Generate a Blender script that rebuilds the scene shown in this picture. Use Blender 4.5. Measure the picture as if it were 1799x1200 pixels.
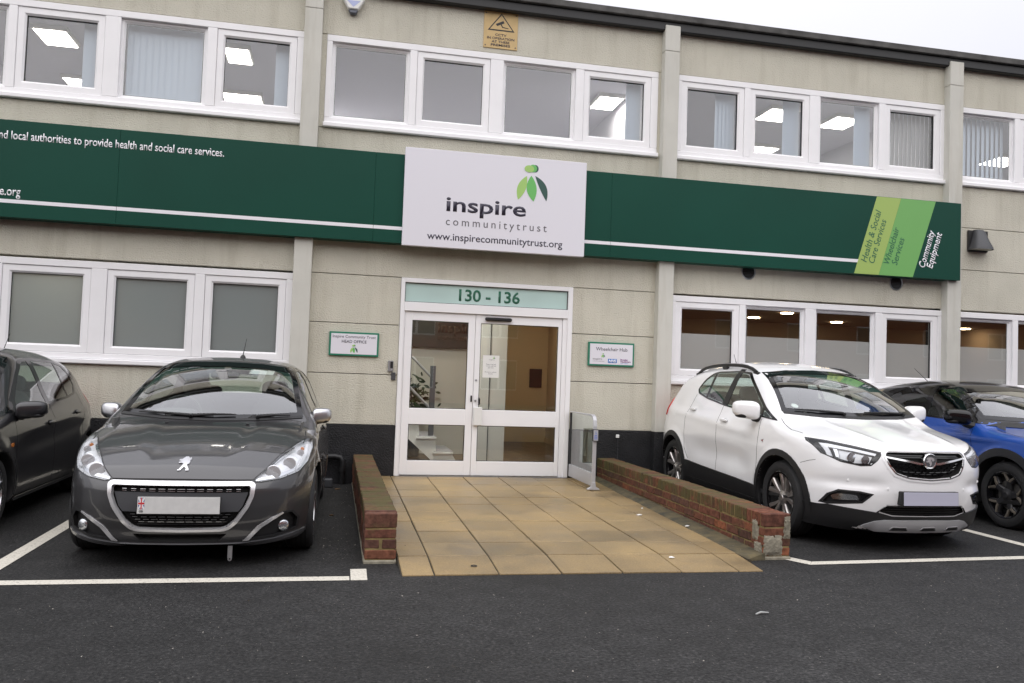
import bpy, bmesh, math, random
import numpy as np
from mathutils import Vector, Matrix, geometry
PI = math.pi
random.seed(7)
S = bpy.context.scene
COL = S.collection
for o in list(bpy.data.objects):
    bpy.data.objects.remove(o)

# ---------------------------------------------------------------- camera
def setup_camera():
    cd = bpy.data.cameras.new('camera')
    cd.sensor_width = 36.0
    cd.sensor_fit = 'HORIZONTAL'
    cd.lens = 1480.0 / 1799.0 * 36.0
    cd.clip_start = 0.05
    cd.clip_end = 500.0
    o = bpy.data.objects.new('camera', cd)
    COL.objects.link(o)
    yaw, pit, rol = 0.20486, 0.04194, 0.03570
    F = Vector((math.sin(yaw)*math.cos(pit), math.cos(yaw)*math.cos(pit), math.sin(pit)))
    R = Vector((math.cos(yaw), -math.sin(yaw), 0))
    U = R.cross(F)
    R2 = R*math.cos(rol) + U*math.sin(rol)
    U2 = -R*math.sin(rol) + U*math.cos(rol)
    m = Matrix((R2, U2, -F)).transposed().to_4x4()
    m.translation = Vector((0.2797, -10.578, 1.375))
    o.matrix_world = m
    S.camera = o
setup_camera()

# ---------------------------------------------------------------- sky, sun, exposure (overcast day)
SUN_EL, SUN_AZ = math.radians(40), math.radians(200)      # azimuth the light comes from, measured from +y towards +x
world = bpy.data.worlds.new('World')
S.world = world
world.use_nodes = True
wn, wl = world.node_tree.nodes, world.node_tree.links
wn.clear()
w_out = wn.new('ShaderNodeOutputWorld')
w_bg = wn.new('ShaderNodeBackground')
w_sky = wn.new('ShaderNodeTexSky')
w_sky.sky_type = 'NISHITA'
w_sky.sun_disc = False
w_sky.sun_elevation = SUN_EL
w_sky.sun_rotation = SUN_AZ
w_sky.air_density = 1.0
w_sky.dust_density = 4.0
w_mix = wn.new('ShaderNodeMixRGB')
w_mix.inputs[0].default_value = 0.93                       # cloud cover over the clear sky
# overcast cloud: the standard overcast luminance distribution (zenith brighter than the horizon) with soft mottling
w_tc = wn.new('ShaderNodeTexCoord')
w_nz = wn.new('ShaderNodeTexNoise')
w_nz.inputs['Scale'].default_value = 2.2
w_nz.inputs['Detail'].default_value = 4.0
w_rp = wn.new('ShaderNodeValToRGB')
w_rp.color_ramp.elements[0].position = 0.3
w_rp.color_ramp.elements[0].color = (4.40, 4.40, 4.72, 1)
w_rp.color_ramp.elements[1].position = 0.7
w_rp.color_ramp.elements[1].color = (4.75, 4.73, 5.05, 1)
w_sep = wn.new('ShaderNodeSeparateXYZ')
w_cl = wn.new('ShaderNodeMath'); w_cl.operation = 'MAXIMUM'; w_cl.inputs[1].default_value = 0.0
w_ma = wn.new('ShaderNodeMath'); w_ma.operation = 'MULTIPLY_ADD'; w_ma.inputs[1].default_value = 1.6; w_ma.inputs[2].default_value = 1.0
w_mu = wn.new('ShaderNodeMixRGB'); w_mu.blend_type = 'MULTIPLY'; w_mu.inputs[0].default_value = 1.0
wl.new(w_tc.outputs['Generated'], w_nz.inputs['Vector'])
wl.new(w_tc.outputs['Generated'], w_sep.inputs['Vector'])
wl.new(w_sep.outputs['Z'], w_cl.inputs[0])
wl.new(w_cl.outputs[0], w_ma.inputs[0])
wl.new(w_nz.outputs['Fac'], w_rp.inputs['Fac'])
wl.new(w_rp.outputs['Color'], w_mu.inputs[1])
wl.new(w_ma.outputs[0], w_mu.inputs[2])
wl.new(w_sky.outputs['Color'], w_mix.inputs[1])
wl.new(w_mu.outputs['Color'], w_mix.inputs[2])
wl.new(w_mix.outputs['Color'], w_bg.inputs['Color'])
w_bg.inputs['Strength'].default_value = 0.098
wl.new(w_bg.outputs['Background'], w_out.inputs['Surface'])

sd = bpy.data.lights.new('sun', 'SUN')
sd.energy = 1.5
sd.angle = math.radians(130)
sd.color = (1.0, 0.97, 0.92)
sun = bpy.data.objects.new('sun', sd)
COL.objects.link(sun)
_d = Vector((math.sin(SUN_AZ)*math.cos(SUN_EL), math.cos(SUN_AZ)*math.cos(SUN_EL), math.sin(SUN_EL)))
sun.rotation_euler = _d.to_track_quat('Z', 'Y').to_euler()
sun.location = (0, -20, 30)

S.view_settings.view_transform = 'Standard'
S.view_settings.look = 'None'
S.view_settings.exposure = 0.52
S.view_settings.gamma = 1.0
S.view_settings.use_curve_mapping = False
S.render.engine = 'CYCLES'
S.cycles.use_denoising = True
S.cycles.max_bounces = 10
S.cycles.transparent_max_bounces = 16
S.cycles.glossy_bounces = 5
S.cycles.caustics_reflective = False
S.cycles.caustics_refractive = False
S.cycles.sample_clamp_indirect = 6.0

# ---------------------------------------------------------------- materials
def _n(nt, t, x=0, y=0):
    n = nt.nodes.new(t)
    n.location = (x, y)
    return n

def srgb(r, g, b):
    f = lambda c: (c/255.0/12.92) if c/255.0 <= 0.04045 else ((c/255.0+0.055)/1.055)**2.4
    return (f(r), f(g), f(b))

def mat(name, col, rough=0.6, metal=0.0, var=0.0, vscale=8.0, bump=0.0, bscale=40.0, bdist=0.01, coat=0.0, spec=0.5,
        rvar=0.0, objvar=0.0, col2=None, detail=4.0):
    """Principled material with noise colour variation and noise bump in object space."""
    m = bpy.data.materials.new(name)
    m.use_nodes = True
    nt = m.node_tree
    b = nt.nodes['Principled BSDF']
    L = nt.links
    b.inputs['Roughness'].default_value = rough
    b.inputs['Metallic'].default_value = metal
    b.inputs['Specular IOR Level'].default_value = spec
    b.inputs['Coat Weight'].default_value = coat
    b.inputs['Coat Roughness'].default_value = 0.03
    b.inputs['Base Color'].default_value = (*col, 1)
    tc = _n(nt, 'ShaderNodeTexCoord', -900, 0)
    if var > 0 or rvar > 0 or objvar > 0 or col2:
        nz = _n(nt, 'ShaderNodeTexNoise', -700, 0)
        nz.inputs['Scale'].default_value = vscale
        nz.inputs['Detail'].default_value = detail
        L.new(tc.outputs['Object'], nz.inputs['Vector'])
        c2 = col2 if col2 else tuple(c*(1-var) for c in col)
        c1 = col if col2 else tuple(min(1, c*(1+var)) for c in col)
        rp = _n(nt, 'ShaderNodeValToRGB', -500, 0)
        rp.color_ramp.elements[0].position = 0.32
        rp.color_ramp.elements[1].position = 0.68
        rp.color_ramp.elements[0].color = (*c2, 1)
        rp.color_ramp.elements[1].color = (*c1, 1)
        L.new(nz.outputs['Fac'], rp.inputs['Fac'])
        last = rp.outputs['Color']
        if objvar > 0:
            oi = _n(nt, 'ShaderNodeObjectInfo', -700, 250)
            mr = _n(nt, 'ShaderNodeMapRange', -500, 250)
            mr.inputs['To Min'].default_value = 1-objvar
            mr.inputs['To Max'].default_value = 1+objvar
            L.new(oi.outputs['Random'], mr.inputs['Value'])
            hv = _n(nt, 'ShaderNodeHueSaturation', -250, 150)
            L.new(last, hv.inputs['Color'])
            L.new(mr.outputs['Result'], hv.inputs['Value'])
            last = hv.outputs['Color']
        L.new(last, b.inputs['Base Color'])
        if rvar > 0:
            mr2 = _n(nt, 'ShaderNodeMapRange', -500, -250)
            mr2.inputs['To Min'].default_value = max(0.02, rough-rvar)
            mr2.inputs['To Max'].default_value = rough+rvar
            L.new(nz.outputs['Fac'], mr2.inputs['Value'])
            L.new(mr2.outputs['Result'], b.inputs['Roughness'])
    if bump > 0:
        nb = _n(nt, 'ShaderNodeTexNoise', -700, -500)
        nb.inputs['Scale'].default_value = bscale
        nb.inputs['Detail'].default_value = 3.0
        L.new(tc.outputs['Object'], nb.inputs['Vector'])
        bp = _n(nt, 'ShaderNodeBump', -300, -500)
        bp.inputs['Strength'].default_value = bump
        bp.inputs['Distance'].default_value = bdist
        L.new(nb.outputs['Fac'], bp.inputs['Height'])
        L.new(bp.outputs['Normal'], b.inputs['Normal'])
    return m

def glass(name, tint=(1, 1, 1), ior=1.5, boost=1.0, rough=0.0, clear=1.0):
    """Thin sheet glass: a clear transmitted part and a mirror part mixed by Fresnel."""
    m = bpy.data.materials.new(name)
    m.use_nodes = True
    nt = m.node_tree
    nt.nodes.clear()
    out = _n(nt, 'ShaderNodeOutputMaterial', 400, 0)
    mx = _n(nt, 'ShaderNodeMixShader', 200, 0)
    tr = _n(nt, 'ShaderNodeBsdfTransparent', 0, 0)
    tr.inputs['Color'].default_value = (*[t*clear for t in tint], 1)
    gl = _n(nt, 'ShaderNodeBsdfGlossy', 0, -150)
    gl.inputs['Roughness'].default_value = rough
    fr = _n(nt, 'ShaderNodeFresnel', -200, 200)
    # the pane is a single sheet: treat both of its faces as an air-to-glass boundary
    gm = _n(nt, 'ShaderNodeNewGeometry', -600, 200)
    mi = _n(nt, 'ShaderNodeMapRange', -400, 200)
    mi.inputs['To Min'].default_value = ior
    mi.inputs['To Max'].default_value = 1.0/ior
    nt.links.new(gm.outputs['Backfacing'], mi.inputs['Value'])
    nt.links.new(mi.outputs['Result'], fr.inputs['IOR'])
    mu = _n(nt, 'ShaderNodeMath', 0, 200)
    mu.operation = 'MULTIPLY'
    mu.use_clamp = True
    mu.inputs[1].default_value = boost
    nt.links.new(fr.outputs['Fac'], mu.inputs[0])
    nt.links.new(mu.outputs[0], mx.inputs['Fac'])
    nt.links.new(tr.outputs['BSDF'], mx.inputs[1])
    nt.links.new(gl.outputs['BSDF'], mx.inputs[2])
    nt.links.new(mx.outputs['Shader'], out.inputs['Surface'])
    return m

def emit(name, col, strength):
    m = bpy.data.materials.new(name)
    m.use_nodes = True
    nt = m.node_tree
    b = nt.nodes['Principled BSDF']
    b.inputs['Base Color'].default_value = (*col, 1)
    b.inputs['Emission Color'].default_value = (*col, 1)
    b.inputs['Emission Strength'].default_value = strength
    return m

# ---------------------------------------------------------------- object helpers
def setp(o, label=None, cat=None, group=None, kind=None):
    if label: o['label'] = label
    if cat: o['category'] = cat
    if group: o['group'] = group
    if kind: o['kind'] = kind
    return o

def link(name, me, parent=None):
    o = bpy.data.objects.new(name, me)
    COL.objects.link(o)
    if parent is not None:
        o.parent = parent
    return o

def empty(name, loc=(0, 0, 0), label=None, cat=None, group=None, kind=None, rotz=0.0):
    o = bpy.data.objects.new(name, None)
    COL.objects.link(o)
    o.location = loc
    o.rotation_euler = (0, 0, rotz)
    o.empty_display_size = 0.2
    return setp(o, label, cat, group, kind)

class MB:
    """collects simple solids; build() links them as ONE mesh object"""
    def __init__(self):
        self.v, self.f, self.mi = [], [], []
        self.m = 0
    def quadmesh(self, vs, fs):
        b = len(self.v)
        self.v += [tuple(p) for p in vs]
        for f in fs:
            self.f.append(tuple(i+b for i in f))
            self.mi.append(self.m)
        return self
    def box(self, x0, x1, y0, y1, z0, z1):
        v = [(x0,y0,z0),(x1,y0,z0),(x1,y1,z0),(x0,y1,z0),(x0,y0,z1),(x1,y0,z1),(x1,y1,z1),(x0,y1,z1)]
        return self.quadmesh(v, [(0,3,2,1),(4,5,6,7),(0,1,5,4),(1,2,6,5),(2,3,7,6),(3,0,4,7)])
    def prism(self, pts, y0, y1):
        """polygon in (x, z) extruded along y"""
        n = len(pts)
        a = sum(pts[i][0]*pts[(i+1) % n][1]-pts[(i+1) % n][0]*pts[i][1] for i in range(n))
        if a < 0: pts = pts[::-1]
        v = [(p[0], y0, p[1]) for p in pts] + [(p[0], y1, p[1]) for p in pts]
        f = [tuple(range(n)), tuple(range(2*n-1, n-1, -1))]
        f += [(i, i+n, (i+1) % n+n, (i+1) % n) for i in range(n)]
        return self.quadmesh(v, f)
    def prismx(self, pts, x0, x1):
        """polygon in (y, z) extruded along x"""
        n = len(pts)
        a = sum(pts[i][0]*pts[(i+1) % n][1]-pts[(i+1) % n][0]*pts[i][1] for i in range(n))
        if a < 0: pts = pts[::-1]
        v = [(x0, p[0], p[1]) for p in pts] + [(x1, p[0], p[1]) for p in pts]
        f = [tuple(range(n-1, -1, -1)), tuple(range(n, 2*n))]
        f += [(i, (i+1) % n, (i+1) % n+n, i+n) for i in range(n)]
        return self.quadmesh(v, f)
    def prismz(self, pts, z0, z1):
        n = len(pts)
        a = sum(pts[i][0]*pts[(i+1) % n][1]-pts[(i+1) % n][0]*pts[i][1] for i in range(n))
        if a < 0: pts = pts[::-1]
        v = [(p[0], p[1], z0) for p in pts] + [(p[0], p[1], z1) for p in pts]
        f = [tuple(range(n-1, -1, -1)), tuple(range(n, 2*n))]
        f += [(i, (i+1) % n, (i+1) % n+n, i+n) for i in range(n)]
        return self.quadmesh(v, f)
    def tube(self, pts, r, n=8, caps=True):
        pts = [Vector(p) for p in pts]
        rs = r if isinstance(r, (list, tuple)) else [r]*len(pts)
        vs, fs = [], []
        up = None
        for i, p in enumerate(pts):
            d = (pts[min(i+1, len(pts)-1)]-pts[max(i-1, 0)]).normalized()
            if up is None or abs(up.dot(d)) > 0.95:
                up = Vector((0, 0, 1)) if abs(d.z) < 0.9 else Vector((1, 0, 0))
            u = (up - d*up.dot(d)).normalized()
            up = u
            w = d.cross(u)
            for k in range(n):
                a = 2*PI*k/n
                vs.append(p + (u*math.cos(a)+w*math.sin(a))*rs[i])
        for i in range(len(pts)-1):
            for k in range(n):
                a, b = i*n+k, i*n+(k+1) % n
                fs.append((a, b, b+n, a+n))
        if caps:
            fs.append(tuple(range(n-1, -1, -1)))
            fs.append(tuple(range((len(pts)-1)*n, len(pts)*n)))
        return self.quadmesh(vs, fs)
    def lathe(self, prof, c=(0, 0, 0), axis='y', n=32, closed=False, caps=True):
        """profile [(r, a)] turned round an axis through c"""
        vs, fs = [], []
        for r, a in prof:
            for k in range(n):
                t = 2*PI*k/n
                p = (r*math.cos(t), a, r*math.sin(t)) if axis == 'y' else ((a, r*math.cos(t), r*math.sin(t)) if axis == 'x' else (r*math.cos(t), r*math.sin(t), a))
                vs.append((p[0]+c[0], p[1]+c[1], p[2]+c[2]))
        m = len(prof)
        rng = range(m) if closed else range(m-1)
        for i in rng:
            j = (i+1) % m
            for k in range(n):
                q = (k+1) % n
                fs.append((i*n+k, i*n+q, j*n+q, j*n+k))
        if not closed and caps:
            if prof[0][0] > 1e-6: fs.append(tuple(range(n-1, -1, -1)))
            if prof[-1][0] > 1e-6: fs.append(tuple(range((m-1)*n, m*n)))
        return self.quadmesh(vs, fs)
    def build(self, name, mats, parent=None, bevel=0.0, smooth=False, seg=1):
        me = bpy.data.meshes.new(name)
        me.from_pydata(self.v, [], self.f)
        if not isinstance(mats, (list, tuple)): mats = [mats]
        for m in mats: me.materials.append(m)
        if len(mats) > 1:
            me.polygons.foreach_set('material_index', self.mi)
        bm = bmesh.new()
        bm.from_mesh(me)
        bmesh.ops.remove_doubles(bm, verts=bm.verts, dist=1e-5) if smooth else None
        bmesh.ops.recalc_face_normals(bm, faces=bm.faces)
        if bevel > 0:
            es = [e for e in bm.edges if len(e.link_faces) == 2 and e.calc_face_angle(0) > 0.5]
            bmesh.ops.bevel(bm, geom=es, offset=bevel, segments=seg, affect='EDGES', profile=0.5, clamp_overlap=True)
        bm.to_mesh(me)
        bm.free()
        if smooth:
            me.polygons.foreach_set('use_smooth', [True]*len(me.polygons))
            me.set_sharp_from_angle(angle=math.radians(38))
        me.update()
        return link(name, me, parent)

def text(body, m, x, z, width=None, height=None, y=0.0, parent=None, bold=0.0, align='l', shear=0.0, rot=0.0, spacing=1.0, depth=0.0012, name='lettering'):
    """lettering standing on a plane facing -y; (x, z) = left (or centre) end of its baseline; height = capital height"""
    cu = bpy.data.curves.new('t', 'FONT')
    cu.body = body
    cu.size = 1.0
    cu.resolution_u = 3
    cu.offset = bold
    cu.shear = shear
    cu.space_character = spacing
    cu.extrude = 0.0
    ob = bpy.data.objects.new('t', cu)
    COL.objects.link(ob)
    bpy.context.view_layer.update()
    dg = bpy.context.evaluated_depsgraph_get()
    me = bpy.data.meshes.new_from_object(ob.evaluated_get(dg))
    bpy.data.objects.remove(ob)
    bpy.data.curves.remove(cu)
    n = len(me.vertices)
    co = np.empty(n*3); me.vertices.foreach_get('co', co); co = co.reshape(-1, 3)
    x0, x1 = co[:, 0].min(), co[:, 0].max()
    s = (height/0.72) if height else width/(x1-x0)
    sx = (width/(x1-x0)) if width else s
    cx = (co[:, 0]-x0)*sx
    if align == 'c': cx -= (x1-x0)*sx/2
    cz = co[:, 1]*s
    ca, sa = math.cos(rot), math.sin(rot)
    out = np.stack([x+cx*ca-cz*sa, np.full(n, y), z+cx*sa+cz*ca], 1)
    me.vertices.foreach_set('co', out.ravel())
    me.update()
    # give the letters real thickness
    bm = bmesh.new(); bm.from_mesh(me)
    bmesh.ops.recalc_face_normals(bm, faces=bm.faces)
    if depth > 0:
        r = bmesh.ops.extrude_face_region(bm, geom=list(bm.faces))
        bmesh.ops.translate(bm, vec=(0, -depth, 0), verts=[g for g in r['geom'] if isinstance(g, bmesh.types.BMVert)])
        bmesh.ops.recalc_face_normals(bm, faces=bm.faces)
    bm.to_mesh(me); bm.free()
    me.name = name
    me.materials.clear(); me.materials.append(m)
    return link(name, me, parent)

def copy_tree(o, parent=None):
    c = o.copy()
    COL.objects.link(c)
    if parent is not None: c.parent = parent
    for ch in list(o.children):
        copy_tree(ch, c)
    return c
# ---------------------------------------------------------------- materials of the place
M = {}
M['render'] = mat('roughcast', (0.625, 0.602, 0.512), 0.92, var=0.06, vscale=1.6, bump=0.95, bscale=62, bdist=0.014, spec=0.2, detail=8)
def streaks(m, dark, amount):
    """rain streaks and soot: noise drawn out downwards, multiplied over the paint"""
    nt = m.node_tree; b = nt.nodes['Principled BSDF']; L = nt.links
    src = b.inputs['Base Color'].links[0].from_socket
    geo = _n(nt, 'ShaderNodeNewGeometry'); mp = _n(nt, 'ShaderNodeMapping'); mp.inputs['Scale'].default_value = (5.5, 5.5, .55)
    nz = _n(nt, 'ShaderNodeTexNoise'); nz.inputs['Scale'].default_value = 1.0; nz.inputs['Detail'].default_value = 7; nz.inputs['Roughness'].default_value = .65
    L.new(geo.outputs['Position'], mp.inputs['Vector']); L.new(mp.outputs['Vector'], nz.inputs['Vector'])
    mr = _n(nt, 'ShaderNodeMapRange'); mr.inputs['From Min'].default_value = .5; mr.inputs['From Max'].default_value = .75; mr.inputs['To Max'].default_value = amount
    L.new(nz.outputs['Fac'], mr.inputs['Value'])
    mx = _n(nt, 'ShaderNodeMixRGB'); mx.inputs[2].default_value = (*dark, 1)
    L.new(mr.outputs['Result'], mx.inputs[0]); L.new(src, mx.inputs[1]); L.new(mx.outputs['Color'], b.inputs['Base Color'])
streaks(M['render'], (.33, .30, .22), .32)
M['smooth_wall'] = mat('smooth_masonry_paint', (0.60, 0.592, 0.54), 0.75, var=0.04, vscale=3, bump=0.12, bscale=25, bdist=0.01, spec=0.3)
streaks(M['smooth_wall'], (.36, .33, .25), .4)
M['plinth'] = mat('black_plinth_paint', (0.016, 0.016, 0.018), 0.62, var=0.3, vscale=6, bump=0.8, bscale=50, bdist=0.015, spec=0.35)
M['upvc'] = mat('white_upvc', (0.90, 0.895, 0.91), 0.35, var=0.02, vscale=4, spec=0.5)
M['alu'] = mat('white_powder_coat', (0.90, 0.895, 0.91), 0.38, var=0.015, vscale=3)
M['gasket'] = mat('dark_gasket', (0.03, 0.03, 0.032), 0.6)
M['glass'] = glass('window_glass', (0.90, 0.93, 0.93), 1.52, 2.7)
M['shop_glass'] = glass('ground_floor_glass', (0.90, 0.93, 0.93), 1.52, 1.5)
M['door_glass'] = glass('door_glass', (0.92, 0.95, 0.93), 1.52, 2.7)
M['barrier_glass'] = glass('barrier_glass', (0.8, 0.88, 0.85), 1.5, 1.7)
M['fascia'] = mat('black_gutter', (0.012, 0.012, 0.013), 0.45)
M['felt'] = mat('weathered_roof_edge', (0.085, 0.083, 0.08), 0.85, var=0.35, vscale=5, bump=0.3, bscale=30)
M['green'] = mat('green_sign_panel', (0.003, 0.056, 0.037), 0.45, var=0.08, vscale=0.7, spec=0.22)
M['green_lite'] = mat('lime_vinyl', (0.36, 0.50, 0.13), 0.4)
M['green_mid'] = mat('leaf_green_vinyl', (0.17, 0.43, 0.12), 0.4)
M['green_text'] = mat('dark_green_lettering', (0.02, 0.13, 0.075), 0.4)
M['green_edge'] = mat('green_plaque_edge', (0.02, 0.20, 0.12), 0.4)
M['white_sign'] = mat('white_sign_face', (0.78, 0.77, 0.83), 0.3, spec=0.4)
M['white_vinyl'] = mat('white_vinyl', (0.85, 0.84, 0.88), 0.4)
M['charcoal'] = mat('charcoal_lettering', (0.035, 0.032, 0.055), 0.4)
M['grey_text'] = mat('grey_lettering', (0.12, 0.115, 0.13), 0.45)
M['logo_l'] = mat('logo_light_green', (0.37, 0.60, 0.17), 0.4)
M['logo_m'] = mat('logo_mid_green', (0.15, 0.50, 0.13), 0.4)
M['logo_d'] = mat('logo_dark_green', (0.03, 0.09, 0.075), 0.4)
M['cctv'] = mat('faded_yellow_board', (0.60, 0.43, 0.20), 0.55, var=0.08, vscale=6)
M['black'] = mat('black_plastic', (0.012, 0.012, 0.013), 0.45)
M['dgrey'] = mat('dark_grey_plastic', (0.06, 0.062, 0.068), 0.5)
M['steel'] = mat('brushed_metal', (0.42, 0.43, 0.45), 0.38, metal=0.9)
M['silver'] = mat('silver_paint', (0.50, 0.505, 0.53), 0.4, metal=0.25)
M['white_plain'] = mat('white_paint', (0.80, 0.80, 0.78), 0.5)
M['blind'] = mat('pale_blind_fabric', (0.70, 0.76, 0.86), 0.8)
M['blind_grey'] = mat('grey_blind_fabric', (0.46, 0.45, 0.46), 0.8)
M['ceiling'] = mat('ceiling_tile', (0.74, 0.74, 0.82), 0.9)
M['room'] = mat('room_wall', (0.66, 0.66, 0.72), 0.9)
M['carpet'] = mat('carpet', (0.30, 0.30, 0.32), 0.95)
M['lamp_panel'] = emit('lit_ceiling_panel', (1.0, 0.93, 0.84), 11.5)
M['lamp_panel_bright'] = emit('bright_ceiling_panel', (1.0, 0.93, 0.84), 22.0)
M['stair_fill'] = emit('added_stair_fill', (1.0, 0.95, 0.88), 60.0)  # strong fill light added for the white stair string
M['lobby_panel'] = emit('lit_lobby_panel', (1.0, 0.86, 0.64), 8.0)
M['down_light'] = emit('warm_downlight', (1.0, 0.74, 0.42), 30.0)
M['brown_ceiling'] = mat('brown_ceiling', (0.25, 0.19, 0.145), 0.9)
M['brown_room'] = mat('brown_room_wall', (0.27, 0.21, 0.165), 0.9)
M['lobby_wall'] = mat('lobby_wall', (0.60, 0.60, 0.57), 0.8)
M['cream'] = mat('cream_corridor_wall', (0.58, 0.47, 0.31), 0.8)
M['wood_floor'] = mat('dark_wood_floor', (0.10, 0.065, 0.04), 0.35, var=0.4, vscale=5)

def asphalt_mat():
    m = mat('asphalt', (0.03, 0.03, 0.03), 0.72, bump=0.9, bscale=60, bdist=0.01, spec=0.3)
    nt = m.node_tree; b = nt.nodes['Principled BSDF']; L = nt.links
    tc = nt.nodes['Texture Coordinate']
    def noise(sc, det, ro=.5):
        n = _n(nt, 'ShaderNodeTexNoise'); n.inputs['Scale'].default_value = sc; n.inputs['Detail'].default_value = det; n.inputs['Roughness'].default_value = ro
        L.new(tc.outputs['Object'], n.inputs['Vector']); return n
    n1 = noise(46, 7, .82)                       # stones in the binder
    r1 = _n(nt, 'ShaderNodeValToRGB'); e = r1.color_ramp.elements
    e[0].position = 0.40; e[0].color = (0.003, 0.003, 0.0035, 1)
    e[1].position = 0.56; e[1].color = (0.036, 0.0355, 0.0355, 1)
    x = e.new(0.68); x.color = (0.12, 0.115, 0.11, 1)
    L.new(n1.outputs['Fac'], r1.inputs['Fac'])
    n2 = noise(0.38, 8, .62)                       # broad wear and damp patches
    r2 = _n(nt, 'ShaderNodeMapRange'); r2.inputs['From Min'].default_value = 0.3; r2.inputs['From Max'].default_value = 0.7
    r2.inputs['To Min'].default_value = 0.50; r2.inputs['To Max'].default_value = 1.30
    L.new(n2.outputs['Fac'], r2.inputs['Value'])
    n3 = noise(5.5, 6, .7)                       # blotches, drips
    r3 = _n(nt, 'ShaderNodeMapRange'); r3.inputs['From Min'].default_value = 0.35; r3.inputs['From Max'].default_value = 0.65
    r3.inputs['To Min'].default_value = 0.66; r3.inputs['To Max'].default_value = 1.22
    L.new(n3.outputs['Fac'], r3.inputs['Value'])
    mm = _n(nt, 'ShaderNodeMath'); mm.operation = 'MULTIPLY'
    L.new(r2.outputs['Result'], mm.inputs[0]); L.new(r3.outputs['Result'], mm.inputs[1])
    mu = _n(nt, 'ShaderNodeMixRGB'); mu.blend_type = 'MULTIPLY'; mu.inputs[0].default_value = 1
    L.new(r1.outputs['Color'], mu.inputs[1]); L.new(mm.outputs[0], mu.inputs[2])
    L.new(mu.outputs['Color'], b.inputs['Base Color'])
    rr = _n(nt, 'ShaderNodeMapRange'); rr.inputs['To Min'].default_value = 0.45; rr.inputs['To Max'].default_value = 0.9
    L.new(n2.outputs['Fac'], rr.inputs['Value']); L.new(rr.outputs['Result'], b.inputs['Roughness'])
    return m
M['asphalt'] = asphalt_mat()

def slab_mat():
    m = mat('buff_paving', (0.40, 0.26, 0.125), 0.6, var=0.0, bump=0.25, bscale=120, bdist=0.004, spec=0.35)
    nt = m.node_tree; b = nt.nodes['Principled BSDF']; L = nt.links
    geo = _n(nt, 'ShaderNodeNewGeometry')
    n1 = _n(nt, 'ShaderNodeTexNoise'); n1.inputs['Scale'].default_value = 0.9; n1.inputs['Detail'].default_value = 7; n1.inputs['Roughness'].default_value = 0.65
    n2 = _n(nt, 'ShaderNodeTexNoise'); n2.inputs['Scale'].default_value = 90; n2.inputs['Detail'].default_value = 2
    for n in (n1, n2): L.new(geo.outputs['Position'], n.inputs['Vector'])
    r = _n(nt, 'ShaderNodeValToRGB')
    e = r.color_ramp.elements
    e[0].position = 0.30; e[0].color = (0.125, 0.098, 0.062, 1)
    e[1].position = 0.50; e[1].color = (0.272, 0.196, 0.102, 1)
    x = r.color_ramp.elements.new(0.68); x.color = (0.365, 0.258, 0.124, 1)
    L.new(n1.outputs['Fac'], r.inputs['Fac'])
    oi = _n(nt, 'ShaderNodeObjectInfo')
    mr = _n(nt, 'ShaderNodeMapRange'); mr.inputs['To Min'].default_value = 0.88; mr.inputs['To Max'].default_value = 1.09
    L.new(oi.outputs['Random'], mr.inputs['Value'])
    m2 = _n(nt, 'ShaderNodeMapRange'); m2.inputs['From Min'].default_value = 0.3; m2.inputs['From Max'].default_value = 0.7
    m2.inputs['To Min'].default_value = 0.8; m2.inputs['To Max'].default_value = 1.15
    L.new(n2.outputs['Fac'], m2.inputs['Value'])
    mm = _n(nt, 'ShaderNodeMath'); mm.operation = 'MULTIPLY'
    L.new(mr.outputs['Result'], mm.inputs[0]); L.new(m2.outputs['Result'], mm.inputs[1])
    mu = _n(nt, 'ShaderNodeMixRGB'); mu.blend_type = 'MULTIPLY'; mu.inputs[0].default_value = 1
    L.new(r.outputs['Color'], mu.inputs[1]); L.new(mm.outputs[0], mu.inputs[2])
    n3 = _n(nt, 'ShaderNodeTexNoise'); n3.inputs['Scale'].default_value = 2.1; n3.inputs['Detail'].default_value = 9; n3.inputs['Roughness'].default_value = 0.72
    L.new(geo.outputs['Position'], n3.inputs['Vector'])
    m3 = _n(nt, 'ShaderNodeMapRange'); m3.inputs['From Min'].default_value = 0.56; m3.inputs['From Max'].default_value = 0.74; m3.inputs['To Max'].default_value = 0.55
    L.new(n3.outputs['Fac'], m3.inputs['Value'])
    mg = _n(nt, 'ShaderNodeMixRGB'); mg.inputs[2].default_value = (0.13, 0.115, 0.055, 1)
    L.new(m3.outputs['Result'], mg.inputs[0]); L.new(mu.outputs['Color'], mg.inputs[1])
    L.new(mg.outputs['Color'], b.inputs['Base Color'])
    rr = _n(nt, 'ShaderNodeMapRange'); rr.inputs['To Min'].default_value = 0.10; rr.inputs['To Max'].default_value = 0.68
    L.new(n1.outputs['Fac'], rr.inputs['Value']); L.new(rr.outputs['Result'], b.inputs['Roughness'])
    return m
M['slab'] = slab_mat()

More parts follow.
